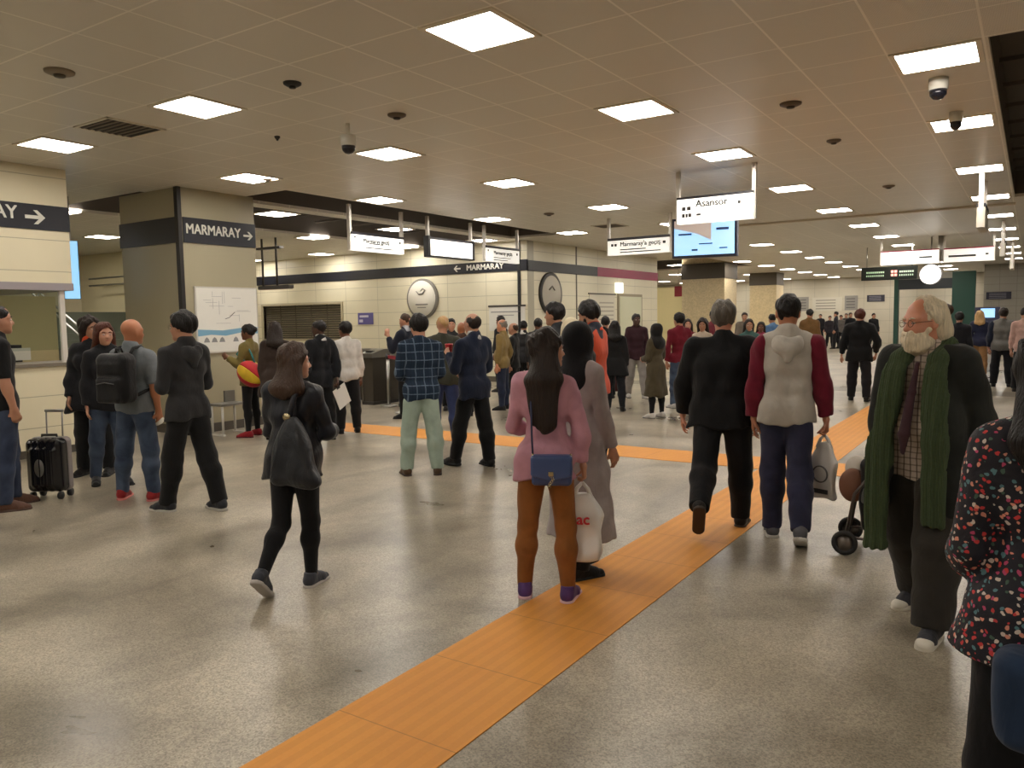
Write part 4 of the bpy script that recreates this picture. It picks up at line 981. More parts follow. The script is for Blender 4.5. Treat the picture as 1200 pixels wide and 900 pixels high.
# ------------------------------------------------------------------ carried things
BAGBLK = cloth((22, 22, 24), None, 8., .55)
def lbox(q, c, hs, r): return rbox(q, V3(*c), V3(*hs), r)
def torsoq(b, Pp): return ((Pp-b.P0)@b.Rt)/b.k+V3(0, 0, .96)
def held(name, label, cat, owner, group=None):
    r = empty(name, owner.location, owner.rotation_euler.z, label, cat, group); return r
# suitcase ---------------------------------------------------------------
p = fl(61, 583); sc = empty('suitcase', (p.x, p.y, 0), R(32), 'black wheeled suitcase with grey edge standing by the leftmost person', 'suitcase')
shell = plain((22, 21, 24), .22); edge = plain((138, 130, 130), .35)
sdf_obj('shell', lambda q: smin(lbox(q, (0, 0, .315), (.17, .105, .245), .05), lbox(q, (0, -.06, .30), (.13, .07, .19), .04), .02)+.0025*np.sin(q[:, 0]*95)*(np.abs(q[:, 0]) < .14), (-.2, -.16, .05), (.2, .14, .58), .008, shell, sc)
sdf_obj('edge_band', lambda q: np.maximum(lbox(q, (0, 0, .315), (.178, .112, .252), .05), np.abs(q[:, 1]-.035)-.034), (-.2, .0, .04), (.2, .09, .59), .007, edge, sc)
mb = MB(); mb.lathe([(.001, -.004), (.055, -.004), (.055, .004), (.001, .004)], (0, 0, 0), 24, 1); em = mb.build('emblem', plain((120, 118, 116), .35, .6), sc, True); em.location = (-.02, -.128, .30); em.scale = (.8, 1, 1.5)
MB().tube([(-.07, .02, .55), (-.07, .02, .585), (.07, .02, .585), (.07, .02, .55)], .012, 8).build('carry_handle', BLACK, sc, True)
mb = MB()
for x in (-.075, .075): mb.tube([(x, .10, .50), (x, .115, .80)], .007, 8)
mb.tube([(-.085, .115, .80), (.085, .115, .80)], .013, 8); mb.build('pull_handle', plain((150, 148, 146), .3, .8), sc, True)
for x in (-.13, .13):
    for y in (-.07, .08): MB().lathe([(.001, -.014), (.036, -.014), (.036, .014), (.001, .014)], (x, y, .036), 16, 0).build('wheel', BLACK, sc, True)
# backpack -------------------------------------------------------------------
bp = held('backpack', 'large black backpack worn by the bald person in the grey t-shirt', 'backpack', man_bald); b = b_bald; k = b.k
def bpf(Pp):
    q = torsoq(b, Pp); d = lbox(q, (0, -.235, 1.20), (.165, .105, .235), .075); d = smin(d, lbox(q, (0, -.335, 1.10), (.125, .05, .12), .04), .02); d = smin(d, lbox(q, (0, -.31, 1.30), (.13, .04, .06), .03), .02)
    return (d+folds(Pp, .007, 3, 24.))*k
c0 = b.torso_pt(0, -.25, 1.2); sdf_obj('pack', bpf, c0-.36*k, c0+.36*k, .008, BAGBLK, bp)
for sg in (-1, 1):
    pts = [b.torso_pt(sg*x, y, z) for x, y, z in ((.075, -.15, 1.40), (.085, -.10, 1.475), (.095, -.01, 1.492), (.10, .085, 1.43), (.11, .135, 1.30), (.135, .105, 1.16), (.155, .0, 1.08), (.14, -.14, 1.04))]
    MB().tube(pts, .017*k, 8).build('shoulder_strap', BAGBLK, bp, True)
MB().tube([b.torso_pt(-.09, -.392, 1.16), b.torso_pt(0, -.400, 1.175), b.torso_pt(.09, -.392, 1.16)], .005, 6).build('zip', plain((110, 110, 112), .3, .7), bp, True)
MB().tube([b.torso_pt(-.03, -.17, 1.43), b.torso_pt(-.03, -.19, 1.475), b.torso_pt(.03, -.19, 1.475), b.torso_pt(.03, -.17, 1.43)], .009, 6).build('grab_loop', BAGBLK, bp, True)
# white paper cup in his hand
def hand_at(b, sd, f=.10, n=.03): wr, hd, pn = b.arm[sd][2:5]; return wr+hd*f*b.k+pn*n*b.k
h = hand_at(b, 'R', .095, .042); cu = held('crumpled_paper', 'white crumpled paper ball in the hand of the bald backpacker', 'paper', man_bald)
cu.location = lp(man_bald, h); sdf_obj('paper_ball', lambda q: ellip(q, V3(0, 0, 0), V3(.055, .05, .06))+folds(q, .012, 8, 60., 1.), (-.09,)*3, (.09,)*3, .006, plain((226, 222, 214), .7), cu)
# colour bag -------------------------------------------------------------------
b = b_col; cb = held('beach_bag', 'round red, yellow and teal bag carried by the person in the olive jacket', 'bag', colour_w); c = b.torso_pt(-.22, -.15, 1.0)
def wedge(nm, col, i):
    a0 = i*math.pi/3
    def f(Pp):
        q = (Pp-c)@np.array(rot('Z', 90)@rot('Y', 55)); an = np.arctan2(q[:, 0], q[:, 1]); dd = np.abs(((an-a0+math.pi) % (2*math.pi))-math.pi)
        return np.maximum(ellip(q, V3(0, 0, 0), V3(.17, .15, .21)), (dd-math.pi/6)*.08)
    return sdf_obj('colour_panel', f, c-.25, c+.25, .009, cloth(col, None, 6., .6), cb)
for i, col in enumerate([(206, 170, 40), (180, 38, 44), (40, 110, 112), (190, 96, 40), (206, 170, 40), (180, 38, 44)]): wedge('w', col, i)
MB().tube([c+V3(0, .06, .15), b.torso_pt(-.15, .12, 1.30), b.torso_pt(-.10, .0, 1.49), b.torso_pt(-.15, -.13, 1.30), c+V3(0, -.06, .15)], .012, 8).build('strap', cloth((60, 130, 128)), cb, True)
# black shoulder bag of the striding girl
b = b_girl; gb = held('shoulder_bag', 'slouchy black leather bag hanging on the back of the striding leather jacket', 'bag', girl); k = b.k
def gbf(Pp):
    q = torsoq(b, Pp); t = np.clip((q[:, 2]-.80)/.46, 0, 1); w = .165*(1-t)**.8+.035; xc = .145-.05*t; yc = -.235+.04*t
    d = rbox(np.stack([(q[:, 0]-xc)/w*.165, (q[:, 1]-yc)/(1-.5*t), q[:, 2]], 1), V3(0, 0, 1.02), V3(.165, .085, .235), .07)
    return (d*.45+folds(Pp, .016, 4, 24.)*.6)*k
c0 = b.torso_pt(.02, -.24, 1.0); sdf_obj('bag_body', gbf, c0-.38, c0+.38, .0075, cloth((24, 25, 28), (36, 38, 42), 5., .38, .45), gb)
MB().tube([b.torso_pt(*v) for v in ((.07, -.20, 1.20), (.085, -.14, 1.38), (.10, -.06, 1.478), (.10, .03, 1.475), (.11, .11, 1.38))], [.02, .016, .014, .014, .014], 8).build('strap', leather, gb, True)
MB().lathe([(.001, -.006), (.022, -.006), (.022, .006), (.001, .006)], (0, 0, 0), 14, 1).build('strap_ring', plain((190, 176, 140), .25, .9), gb, True).location = b.torso_pt(.072, -.215, 1.25)
# folder --------------------------------------------------------------------
h = hand_at(b_suitb, 'R', .10, .03); fo = held('folder', 'white sheet folder held behind the black suit', 'folder', suit_b); fo.location = lp(suit_b, h); fo.rotation_euler = (R(6), R(-28), suit_b.rotation_euler.z+R(8))
MB().box(-.105, -.05, -.31, .125, -.042, -.01, .002).build('cover', plain((222, 220, 214), .6), fo); MB().box(-.03, -.054, -.03, .03, -.038, .0, .002).build('clip', BLACK, fo)
# red cup
h = hand_at(b_sm, 'L', .085, .045); rc = held('paper_cup', 'red paper cup held up by the navy suit', 'cup', suitm); rc.location = lp(suitm, h)
MB().lathe([(.001, -.05), (.032, -.05), (.042, .05), (.044, .054), (.038, .055), (.001, .05)], (0, 0, 0), 18).build('cup', plain((176, 34, 44), .5), rc, True); MB().lathe([(.001, .05), (.046, .05), (.044, .062), (.001, .064)], (0, 0, 0), 18).build('lid', plain((200, 60, 66), .4), rc, True)
# blue handbag ------------------------------------------------------------------
b = b_pink; hb = held('handbag', 'blue flap handbag with chain clasp hanging behind the pink sweater', 'handbag', pink); k = b.k; BLUE = plain((50, 66, 108), .45)
oc = b.torso_pt(.055, -.185, .885); Ra = b.Rt; hq = lambda Pp: ((Pp-oc)@Ra)/k
sdf_obj('bag_body', lambda Pp: lbox(hq(Pp), (0, 0, 0), (.125, .045, .092), .025)*k, oc-.2, oc+.2, .006, BLUE, hb)
def flapf(Pp):
    q = hq(Pp); d = lbox(q, (0, -.012, .02), (.128, .046, .078), .02); return np.maximum(d, -q[:, 2]-.052+1.6*q[:, 0]**2*-1+.0)*k
sdf_obj('flap', lambda Pp: np.maximum(lbox(hq(Pp), (0, -.010, .012), (.129, .046, .088), .022), -(hq(Pp)[:, 2]+.055-1.9*hq(Pp)[:, 0]**2))*k, oc-.2, oc+.2, .006, plain((58, 76, 120), .42), hb)
GOLD = plain((196, 184, 150), .25, .9)
w_ = lambda x, y, z: oc+(Ra@V3(x, y, z))*k
MB().box(-.014, -.007, -.012, .014, .007, .012, .003).build('clasp', GOLD, hb).location = w_(0, -.062, -.01)
ch = MB()
for i in range(7): ch.tube([w_(.012*math.sin(i*.9)+.007*math.cos(a), -.066, -.025-i*.011+.008*math.sin(a)) for a in np.linspace(0, 6.283, 9)], .0016, 5, False)
ch.build('chain', GOLD, hb, True)
for sg in (-1, 1): MB().lathe([(.001, -.004), (.012, -.004), (.012, .004), (.001, .004)], (0, 0, 0), 12, 0).build('ring', GOLD, hb, True).location = w_(sg*.118, 0, .092)
MB().tube([w_(-.118, 0, .095), b.torso_pt(-.07, -.17, 1.10), b.torso_pt(-.075, -.145, 1.30), b.torso_pt(-.08, -.07, 1.468), b.torso_pt(-.07, .02, 1.475)], .006, 6).build('strap', plain((42, 50, 84), .5), hb, True)
# plastic bags -------------------------------------------------------------------
PLA = plain((222, 218, 214), .35)
def plastic(owner, b, sd, label, w, hgt, dz, thick, seed):
    h = hand_at(b, sd, .12, .02); r = held('plastic_bag', label, 'bag', owner); r.location = lp(owner, h)
    def f(q):
        t = np.clip((-q[:, 2]-.05)/(hgt-.05), 0, 1); x = q[:, 0]/(.45+.55*np.clip(t*2.6, 0, 1)); y = q[:, 1]/(.4+.6*np.clip(t*2., 0, 1))
        return lbox(np.stack([x, y, q[:, 2]], 1), (0, 0, -.05-hgt/2), (w/2, thick/2, hgt/2), min(.03, thick*.4))*.6+folds(q, .010, seed, 30., .5)
    sdf_obj('bag_body', f, (-w/2-.03, -thick/2-.03, -hgt-.1), (w/2+.03, thick/2+.03, 0), .007, PLA, r)
    for sg in (-1, 1): MB().tube([(sg*.05, 0, -.09), (sg*.03, 0, -.03), (0, 0, .005)], [.016, .012, .010], 8).build('handle', PLA, r, True)
    return r
r1 = plastic(pink, b_pink, 'R', 'white plastic bag with red letters hanging from the pink sweater hand', .22, .40, 0, .11, 5); r1.rotation_euler.z += R(0)
text('lettering', 'ac', plain((186, 26, 44), .5), r1, (-.03, -.070, -.235), (R(90), 0, 0), .085, .006)
r2 = plastic(hoodie, b_hoodie, 'R', 'white carrier bag with a dark round print held by the grey hoodie', .19, .40, 0, .07, 6); r2.rotation_euler.z += R(-38)
MB().lathe([(.052, -.004), (.060, -.004), (.060, .004), (.052, .004), (.052, -.004)], (0, 0, 0), 24, 1).build('round_print', plain((104, 100, 100), .6), r2, True).location = (0, -.045, -.27)
box('print_bar', plain((60, 58, 60), .6), -.06, -.05, -.405, .06, -.042, -.375, parent=r2)
# yellow bag by the bearded one
y_ = held('shopping_bag', 'bright yellow bag under the arm of the orange backed jacket', 'bag', bearded); c = b_beard.torso_pt(.19, .10, 1.14)
sdf_obj('bag_body', lambda Pp: lbox(Pp-c, (0, 0, 0), (.09, .10, .17), .05)+folds(Pp, .012, 6, 30.), c-.25, c+.25, .009, plain((214, 192, 50), .45), y_)
MB().tube([c+V3(0, -.05, .15), c+V3(0, -.04, .24), c+V3(0, .04, .24), c+V3(0, .05, .15)], .01, 6).build('handle', plain((200, 178, 44), .45), y_, True)
# dark red suitcase far back
p = fl(727, 462); s2 = empty('suitcase', (p.x, p.y, 0), R(30), 'small dark red suitcase on the floor left of the light grey trousers', 'suitcase')
sdf_obj('shell', lambda q: lbox(q, (0, 0, .30), (.17, .10, .24), .05), (-.2, -.14, .04), (.2, .14, .58), .014, plain((72, 20, 26), .4), s2)
MB().tube([(-.06, 0, .53), (-.06, 0, .57), (.06, 0, .57), (.06, 0, .53)], .012, 6).build('carry_handle', BLACK, s2, True)
for x in (-.12, .12):
    for y in (-.06, .06): MB().lathe([(.001, -.014), (.032, -.014), (.032, .014), (.001, .014)], (x, y, .032), 12, 0).build('wheel', BLACK, s2, True)
# shopping trolley ------------------------------------------------------------
p = fl(993, 641); tr = empty('shopping_trolley', (p.x, p.y, 0), R(33+62), 'two-wheeled folding trolley with black bag pulled by the bearded figure', 'trolley')
TUB = plain((96, 88, 84), .35, .7); mb = MB()
hx = .15
for sg in (-1, 1): mb.tube([(sg*hx, 0, .09), (sg*hx, -.05, .40), (sg*hx*.9, -.34, .80)], .011, 8)
mb.tube([(-hx*.9, -.34, .80), (hx*.9, -.34, .80)], .014, 8); mb.tube([(-hx-.06, 0, .085), (hx+.06, 0, .085)], .010, 8)
mb.tube([(-hx, 0, .11), (-hx, -.24, .10), (hx, -.24, .10), (hx, 0, .11)], .010, 8); mb.build('frame', TUB, tr, True)
for sg in (-1, 1):
    wl = MB().lathe([(.052, -.016), (.078, -.016), (.082, 0), (.078, .016), (.052, .016), (.052, -.016)], (sg*(hx+.05), 0, .082), 24, 0).build('wheel', plain((34, 32, 32), .6), tr, True)
    MB().lathe([(.001, -.012), (.053, -.010), (.053, .010), (.001, .012)], (sg*(hx+.05), 0, .082), 16, 0).build('hub', plain((120, 112, 106), .4, .5), wl, True)
sdf_obj('cart_bag', lambda q: lbox(q, (.0, -.17, .38), (.13, .09, .25), .06)+folds(q, .014, 9, 20.), (-.2, -.3, .08), (.25, .02, .75), .009, BAGBLK, tr)
sdf_obj('brown_pouch', lambda q: ellip(q, V3(-.05, -.03, .44), V3(.05, .09, .11))+folds(q, .008, 2, 30.), (-.2, -.2, .25), (.1, .12, .62), .009, plain((120, 78, 58), .5), tr)
sdf_obj('white_bundle', lambda q: ellip(q, V3(.0, -.05, .54), V3(.05, .07, .09))+folds(q, .008, 4, 30.), (-.12, -.2, .38), (.12, .1, .7), .009, plain((206, 198, 186), .6), tr)
# denim bag at the right edge
b = b_fl; db = held('tote_bag', 'blue denim bag hanging at the side of the floral blouse', 'bag', floralw); c = b.torso_pt(.03, -.24, .80)
sdf_obj('bag_body', lambda Pp: lbox(Pp-c, (0, 0, 0), (.17, .07, .12), .05)+folds(Pp, .012, 7, 24.), c-.3, c+.3, .007, cloth((34, 52, 78), (26, 40, 62), 6.), db)
for yy in (-.03, .03): MB().tube([c+V3(-.09, yy, .10), b.torso_pt(.05, -.19+yy, 1.15), b.torso_pt(.10, -.10, 1.42), b.torso_pt(.10, .0, 1.47)], .009, 8).build('strap', cloth((70, 84, 56)), db, True)

# ------------------------------------------------------------------ hall furniture
def turnstile(x, y, lab):
    t = empty('turnstile', (x, y, 0), 0, lab, 'turnstile', 'metal ticket turnstiles')
    DK = plain((74, 68, 60), .3, .4)
    MB().box(-.13, 0, .06, .13, 1.25, .90, .01).build('cabinet', DK, t); MB().box(-.15, -.02, .0, .15, 1.27, .06).build('plinth', plain((50, 46, 42), .5), t)
    MB().prism([(-.04, .90), (1.29, .90), (1.29, 1.02), (.30, 1.06), (-.04, .98)], 0, -.16, .16).build('top', STEEL, t)
    for yy in (.0, 1.22): MB().box(-.145, yy-.02, .06, -.125, yy+.04, .9).build('corner_post', STEEL, t)
    MB().box(-.134, .2, .25, -.129, 1.1, .34).build('side_slot', BLACK, t); MB().box(-.134, .2, .65, -.129, 1.1, .74).build('side_slot', BLACK, t)
    MB().box(-.06, .02, 1.0, .06, .20, 1.03, .005).build('card_reader', plain((26, 26, 28), .2), t)
    for a in (0, 2.1, 4.2): MB().tube([(-.14, .6, .82), (-.14-.42*abs(math.cos(a*.5)), .6+.18*math.sin(a), .82-.2*(1-math.cos(a))*.5)], .016, 8).build('arm', STEEL, t, True)
for i, (x, l) in enumerate([(-9.62, 'nearest'), (-10.55, 'second'), (-11.48, 'third'), (-12.4, 'fourth')]):
    turnstile(x, 10.9, 'grey metal turnstile with sloped steel top, %s from the navy scarf jacket' % l)
def stanchion(px, py, lab):
    p = fl(px, py); s = empty('barrier_post', (p.x, p.y, 0), 0, lab, 'post', 'steel belt barrier posts')
    MB().lathe([(.001, 0), (.16, 0), (.16, .02), (.05, .04), (.001, .04)]).build('base', STEEL, s, True); MB().lathe([(.001, .03), (.03, .03), (.03, .90), (.001, .90)]).build('post', STEEL, s, True)
    MB().lathe([(.001, .88), (.042, .88), (.042, .98), (.001, .985)]).build('belt_head', plain((34, 30, 32), .4), s, True)
    return p
pa = stanchion(456, 476, 'steel barrier post with red belt beside the turnstiles'); pb = stanchion(474, 484, 'steel barrier post nearly hidden behind the navy jacket')
mb = MB(); v = (pb-pa); n = Vector((-v.y, v.x, 0)).normalized()*.004
bm = mb.bm; q = [bm.verts.new(p_+s*n+Vector((0, 0, z))) for s in (-1, 1) for p_ in (pa, pb) for z in (.90, .96)]
for f in ((0, 1, 3, 2), (4, 6, 7, 5), (0, 4, 5, 1), (2, 3, 7, 6), (0, 2, 6, 4), (1, 5, 7, 3)): bm.faces.new([q[i] for i in f])
tag(mb.build('barrier_belt', plain((150, 28, 46), .6)), 'red belt stretched between the two steel barrier posts', 'belt')
# metal stool by the pillar
st = empty('metal_stool', (-9.62, 7.02, 0), R(0), 'low silver metal stool beside the pillar with the wall map', 'stool')
MB().box(-.15, -.16, .42, .15, .28, .455, .01).build('seat', plain((150, 148, 142), .35, .6), st); MB().box(-.16, .1, .455, -.13, .28, .62, .01).build('back_panel', plain((120, 118, 110), .4, .4), st)
for x in (-.12, .12):
    for y in (-.13, .25): MB().tube([(x, y, .42), (x, y, .01)], .017, 8).build('leg', plain((206, 204, 198), .3, .3), st, True)
for y in (-.13, .25): MB().box(-.15, y-.02, 0, .15, y+.02, .025, .005).build('foot_bar', plain((214, 212, 206), .4), st)
# ------------------------------------------------------------------ signs
SIGN = glow((250, 244, 230), .55); SIGNB = glow((255, 250, 240), 1.3); INK = plain((60, 58, 58), .6)
def hang_sign(name, lab, x, y, z, w, h, rz, face=None, top=.055, lines=(), txt=None, mat2=None, posts=True, cat='sign', frame=None, tsize=.09):
    """panel w wide, h high, bottom at z, hung by two steel posts from the ceiling"""
    r = empty(name, (x, y, z), rz, lab, cat)
    MB().box(-w/2, -.05, 0, w/2, .05, h-top).build('panel', face or SIGN, r)
    MB().box(-w/2-.005, -.055, h-top, w/2+.005, .055, h).build('top_strip', plain((40, 38, 44), .5), r)
    if posts:
        for sg in (-1, 1): MB().box(sg*w/2-.025, -.03, 0, sg*w/2+.025, .03, CEIL-z+.004).build('post', plain((206, 200, 190), .35, .2), r)
    if txt: text('lettering', txt, INK, r, (-w/2+.26, -.054, h-top-.14), (R(90), 0, 0), tsize, .003)
    mb = MB(); any_ = False
    for (u0, v0, u1, v1) in lines: mb.box(-w/2+u0, -.0535, v0, -w/2+u1, -.05, v1); any_ = True
    if any_: mb.build('small_print', INK, r)
    else: mb.bm.free()
    return r
icons = [(.07, .17, .12, .22), (.14, .17, .19, .22)]
hang_sign('hanging_sign', 'bright white hanging lift sign reading Asansör', -3.53, 10.2, 2.82, 1.02, .35, 0, SIGNB, .03, icons+[(.07, .08, .11, .13), (.12, .08, .15, .13), (.16, .08, .2, .13), (.27, .09, .33, .12), (.82, .2, .86, .24)], 'Asansör', tsize=.13)
hang_sign('hanging_sign', 'dim white hanging sign reading Marmaray left of the blue screen', -6.34, 14, 2.79, 1.27, .33, 0, SIGN, .05, icons+[(.26, .09, .8, .11), (.26, .04, 1.1, .06), (1.14, .17, 1.2, .22)], "Marmaray'a geçiş", tsize=.12)
hang_sign('hanging_sign', 'white hanging sign nearest the pillar, along the dark ceiling opening', -9.45, 10.08, 2.77, 1.28, .30, R(90), SIGNB, .04, [(.05, .2, .09, .23), (.4, .12, .75, .135), (.3, .05, 1.0, .065), (1.16, .17, 1.2, .21)], 'Marmaray geçiş', tsize=.10)
hang_sign('hanging_sign', 'black framed hanging light box, middle of three by the dark opening', -9.45, 12.12, 2.80, 1.34, .34, R(90), SIGNB, .04)
o = bpy.data.objects['hanging_sign.003'] if 'hanging_sign.003' in bpy.data.objects else None
if o:
    mb = MB()
    for a in ((-.69, -.06, -.03, .69, .06, 0), (-.72, -.06, -.03, -.66, .06, .36), (.66, -.06, -.03, .72, .06, .36)): mb.box(*a)
    mb.build('black_frame', BLACK, o)
hang_sign('hanging_sign', 'white hanging sign farthest of three by the dark opening', -9.45, 13.88, 2.79, 1.24, .32, R(90), SIGN, .05, [(.05, .2, .09, .24), (.26, .08, .9, .095), (.26, .03, .8, .045), (1.12, .17, 1.18, .22)], 'Marmaray geçiş', tsize=.11)
hang_sign('hanging_sign', 'bright far sign with red upper edge left of the steel pole', -2.72, 22.8, 2.84, 1.36, .36, 0, SIGNB, .03, [(.9, .14, 1.2, .18)])
hang_sign('hanging_sign', 'dimmer far sign with red upper edge right of the steel pole', -1.40, 22.8, 2.84, 1.08, .35, 0, SIGN, .03, [(.1, .12, .7, .17), (.9, .14, .97, .19)])
for nm in ('hanging_sign.005', 'hanging_sign.006'):
    for ch in bpy.data.objects[nm].children:
        if ch.name.startswith('top_strip'): ch.data.materials[0] = plain((150, 40, 70), .5)
pl = tag(MB().lathe([(.06, 2.88), (.06, CEIL), (.001, CEIL)], (-2.02, 22.8, 0), 16).build('ceiling_pole', STEEL, None, True), 'steel pole hanging from the ceiling between two far signs', 'pole')
for x, y, w, lab in ((-.66, 13.35, .9, 'nearest sign panel seen edge-on under the right-hand ceiling lights'), (-.6, 20.4, .9, 'second edge-on sign panel under the right-hand ceiling lights'), (-.55, 26.5, .9, 'farthest edge-on sign panel under the right-hand ceiling lights')):
    hang_sign('hanging_sign', lab, x, y, 2.76, w, .33, R(90), plain((204, 196, 178), .5), .05)
# display screens
ts = empty('display_screen', (-4.55, 12.6, 2.58), R(8), 'bright blue information screen hanging under the lift sign', 'screen')
MB().box(-.53, .0, -.03, .53, .16, .62, .01).build('casing', plain((30, 34, 60), .4), ts); MB().box(-.49, -.006, .01, .49, .0, .58).build('display', glow((120, 196, 250), 1.1), ts)
MB().prism([(-.49, .46), (-.12, .36), (.12, .24), (.12, .58), (-.49, .58)], 1, -.009, -.006).build('picture', glow((176, 150, 140), .5), ts)
mb = MB()
for a in ((-.42, .34, -.2, .37), (-.08, .18, .14, .20), (.2, .40, .4, .44), (.25, .1, .38, .12), (-.2, .08, -.1, .11)): mb.box(a[0], -.0095, a[1], a[2], -.006, a[3])
mb.build('screen_text', plain((60, 84, 150), .5), ts)
for sg in (-1, 1): MB().box(sg*.12-.02, .06, .62, sg*.12+.02, .10, CEIL-2.58+.004).build('bracket', STEEL, ts)
v = ray(85.5, 350); k_ = 6.2/v.y; z0 = CAM_H+v.z*k_; z1 = CAM_H+ray(86, 282).z*6.2/ray(86, 282).y; bl = empty('display_screen', (v.x*k_, 6.2, z0), R(58), 'light blue lit screen behind the end of the ticket booth', 'screen')
MB().box(-.10, -.012, 0, .10, .0, z1-z0).build('display', glow((120, 200, 246), 1.0), bl); MB().box(-.105, .0, -.005, .105, .06, z1-z0+.005, .002).build('casing', plain((50, 60, 80), .5), bl)
MB().box(-.02, .02, z1-z0, .02, .05, CEIL-z0+.004).build('bracket', STEEL, bl)
# wall map on the pillar
mp = empty('wall_map', (PX, 7.44, 1.16), R(90), 'large white network map with a blue strip on the pillar', 'map')
MB().box(-.54, -.03, 0, .54, -.001, .97, .004).build('map_frame', plain((196, 192, 184), .4), mp); MB().box(-.52, -.034, .02, .52, -.03, .95).build('sheet', plain((226, 224, 216), .5), mp)
mb = MB(); rng = random.Random(3)
for i in range(16):
    x, z = -.42+rng.random()*.7, .42+rng.random()*.42; l = .08+rng.random()*.2
    if i % 3: mb.box(x, -.0355, z, min(x+l, .46), -.034, z+.005)
    else: mb.box(x, -.0355, z, x+.004, -.034, min(z+l, .9))
mb.build('route_lines', plain((168, 166, 168), .6), mp)
MB().tube([(-.05, -.036, .50), (.02, -.036, .52), (.12, -.036, .60)], .005, 6).build('route_line', plain((90, 90, 96), .6), mp)
MB().prism([(-.52, .25), (-.30, .27), (-.05, .25), (.2, .29), (.52, .27), (.52, .37), (.2, .36), (-.1, .33), (-.52, .35)], 1, -.0365, -.034).build('blue_strip', plain((120, 168, 196), .5), mp)
mb = MB()
for x in (-.38, -.25, -.12, .12, .34): mb.prism([(x-.05, .16), (x+.05, .16), (x+.03, .21), (x, .235), (x-.03, .21)], 1, -.0365, -.034)
mb.build('small_pictures', plain((140, 140, 140), .6), mp)
# things on the back wall
ds = empty('round_sign', (-13.74, WY-.001, 2.18), 0, 'white round emblem sign on the cream back wall', 'sign')
MB().lathe([(.001, -.07), (.50, -.07), (.54, -.05), (.54, 0), (.001, 0)], (0, 0, 0), 40, 1).build('rim', plain((120, 116, 108), .4), ds, True); MB().lathe([(.001, -.082), (.47, -.082), (.48, -.07), (.001, -.07)], (0, 0, 0), 40, 1).build('face', plain((222, 218, 206), .45), ds, True)
mb = MB(); mb.tube([(-.17, -.085, .2), (-.08, -.085, .12), (.05, -.085, .13), (.14, -.085, .22), (.06, -.085, .27), (-.02, -.085, .2)], [.012, .02, .024, .02, .014, .008], 8); mb.box(-.2, -.09, -.17, .22, -.08, -.14); mb.box(-.14, -.09, -.25, .16, -.08, -.23); mb.build('emblem', plain((120, 118, 114), .6), ds, True)
rs = empty('round_sign', (WX+.001, 17.46, 2.22), R(90), 'dark ringed round sign on the side wall past the corner', 'sign')
MB().lathe([(.001, -.06), (.50, -.06), (.55, -.05), (.55, 0), (.001, 0)], (0, 0, 0), 40, 1).build('rim', plain((46, 44, 42), .4), rs, True); MB().lathe([(.001, -.07), (.46, -.07), (.47, -.06), (.001, -.06)], (0, 0, 0), 40, 1).build('face', plain((176, 170, 156), .45), rs, True)
MB().tube([(-.15, -.075, .1), (0, -.075, .2), (.13, -.075, .1)], .02, 8).build('emblem', plain((130, 126, 118), .6), rs, True)
pu = empty('wall_poster', (-15.88, WY-.001, 1.51), 0, 'small purple notice on the cream back wall left of the round sign', 'poster')
MB().box(-.29, -.02, 0, .29, 0, .33).build('board', plain((92, 86, 146), .5), pu); mb = MB(); mb.box(-.22, -.024, .20, .12, -.02, .26); mb.box(-.24, -.024, .06, -.1, -.02, .14); mb.build('print', plain((206, 202, 220), .5), pu)
wp = empty('wall_notice', (-11.0, WY-.001, 1.30), 0, 'white notice panel with dark top edge beside the wall corner', 'notice')
MB().box(-.56, -.02, 0, .52, 0, .62).build('board', plain((222, 220, 212), .5), wp); MB().box(-.58, -.03, .60, .54, 0, .645).build('top_edge', plain((70, 66, 62), .5), wp); mb = MB(); mb.box(-.5, -.024, .46, .4, -.02, .49); mb.box(-.3, -.024, .38, .2, -.02, .40); mb.build('print', plain((150, 150, 150), .6), wp)
wn = empty('wall_notice', (WX+.001, 20.4, 1.15), R(90), 'pale printed notice on the side wall under the pink band', 'notice')
MB().box(-.8, -.02, 0, .8, 0, 1.1).build('board', plain((214, 208, 190), .5), wn); MB().box(-.85, -.03, 1.1, .85, 0, 1.14).build('top_edge', plain((90, 84, 74), .5), wn); mb = MB()
for i in range(6): mb.box(-.2, -.024, .25+i*.12, .7, -.02, .29+i*.12)
mb.build('print', plain((170, 164, 150), .6), wn)
dr = struct(empty('door_1', (WX+.001, 22.25, 0), R(90))); MB().box(-.86, -.04, 0, .86, 0, 2.30).build('door_frame', plain((150, 140, 116), .5), dr); MB().box(-.78, -.05, .02, .78, -.04, 2.22).build('door_panel', plain((206, 206, 178), .45), dr); MB().tube([(.62, -.05, 1.0), (.62, -.10, 1.0), (.5, -.10, 1.0)], .012, 8).build('door_handle', STEEL, dr, True)
ex = tag(MB().box(WX, 21.25, 2.32, WX+.08, 21.65, 2.62, .01).build('exit_light', glow((255, 250, 226), 1.6)), 'small square lit sign above the side wall door', 'sign')
# hanging dark fixture behind the pillar
fx = empty('hanging_fixture', (-14.4, 12, 2.36), 0, 'dark hanging luminaire on two rods behind the pillar', 'fixture')
MB().box(-.52, -.08, 0, .52, .08, .08, .01).build('housing', plain((56, 50, 44), .5), fx); MB().box(-.5, -.06, -.01, .5, .06, 0).build('lens', plain((150, 130, 120), .4), fx)
for x in (-.42, .06): MB().tube([(x, 0, .08), (x, 0, CEIL+.5-2.36)], .025, 8).build('rod', plain((60, 54, 48), .4), fx, True)
MB().box(-.55, -.06, CEIL-2.36-.25, .25, .06, CEIL-2.36-.2).build('crossbar', plain((60, 54, 48), .4), fx)
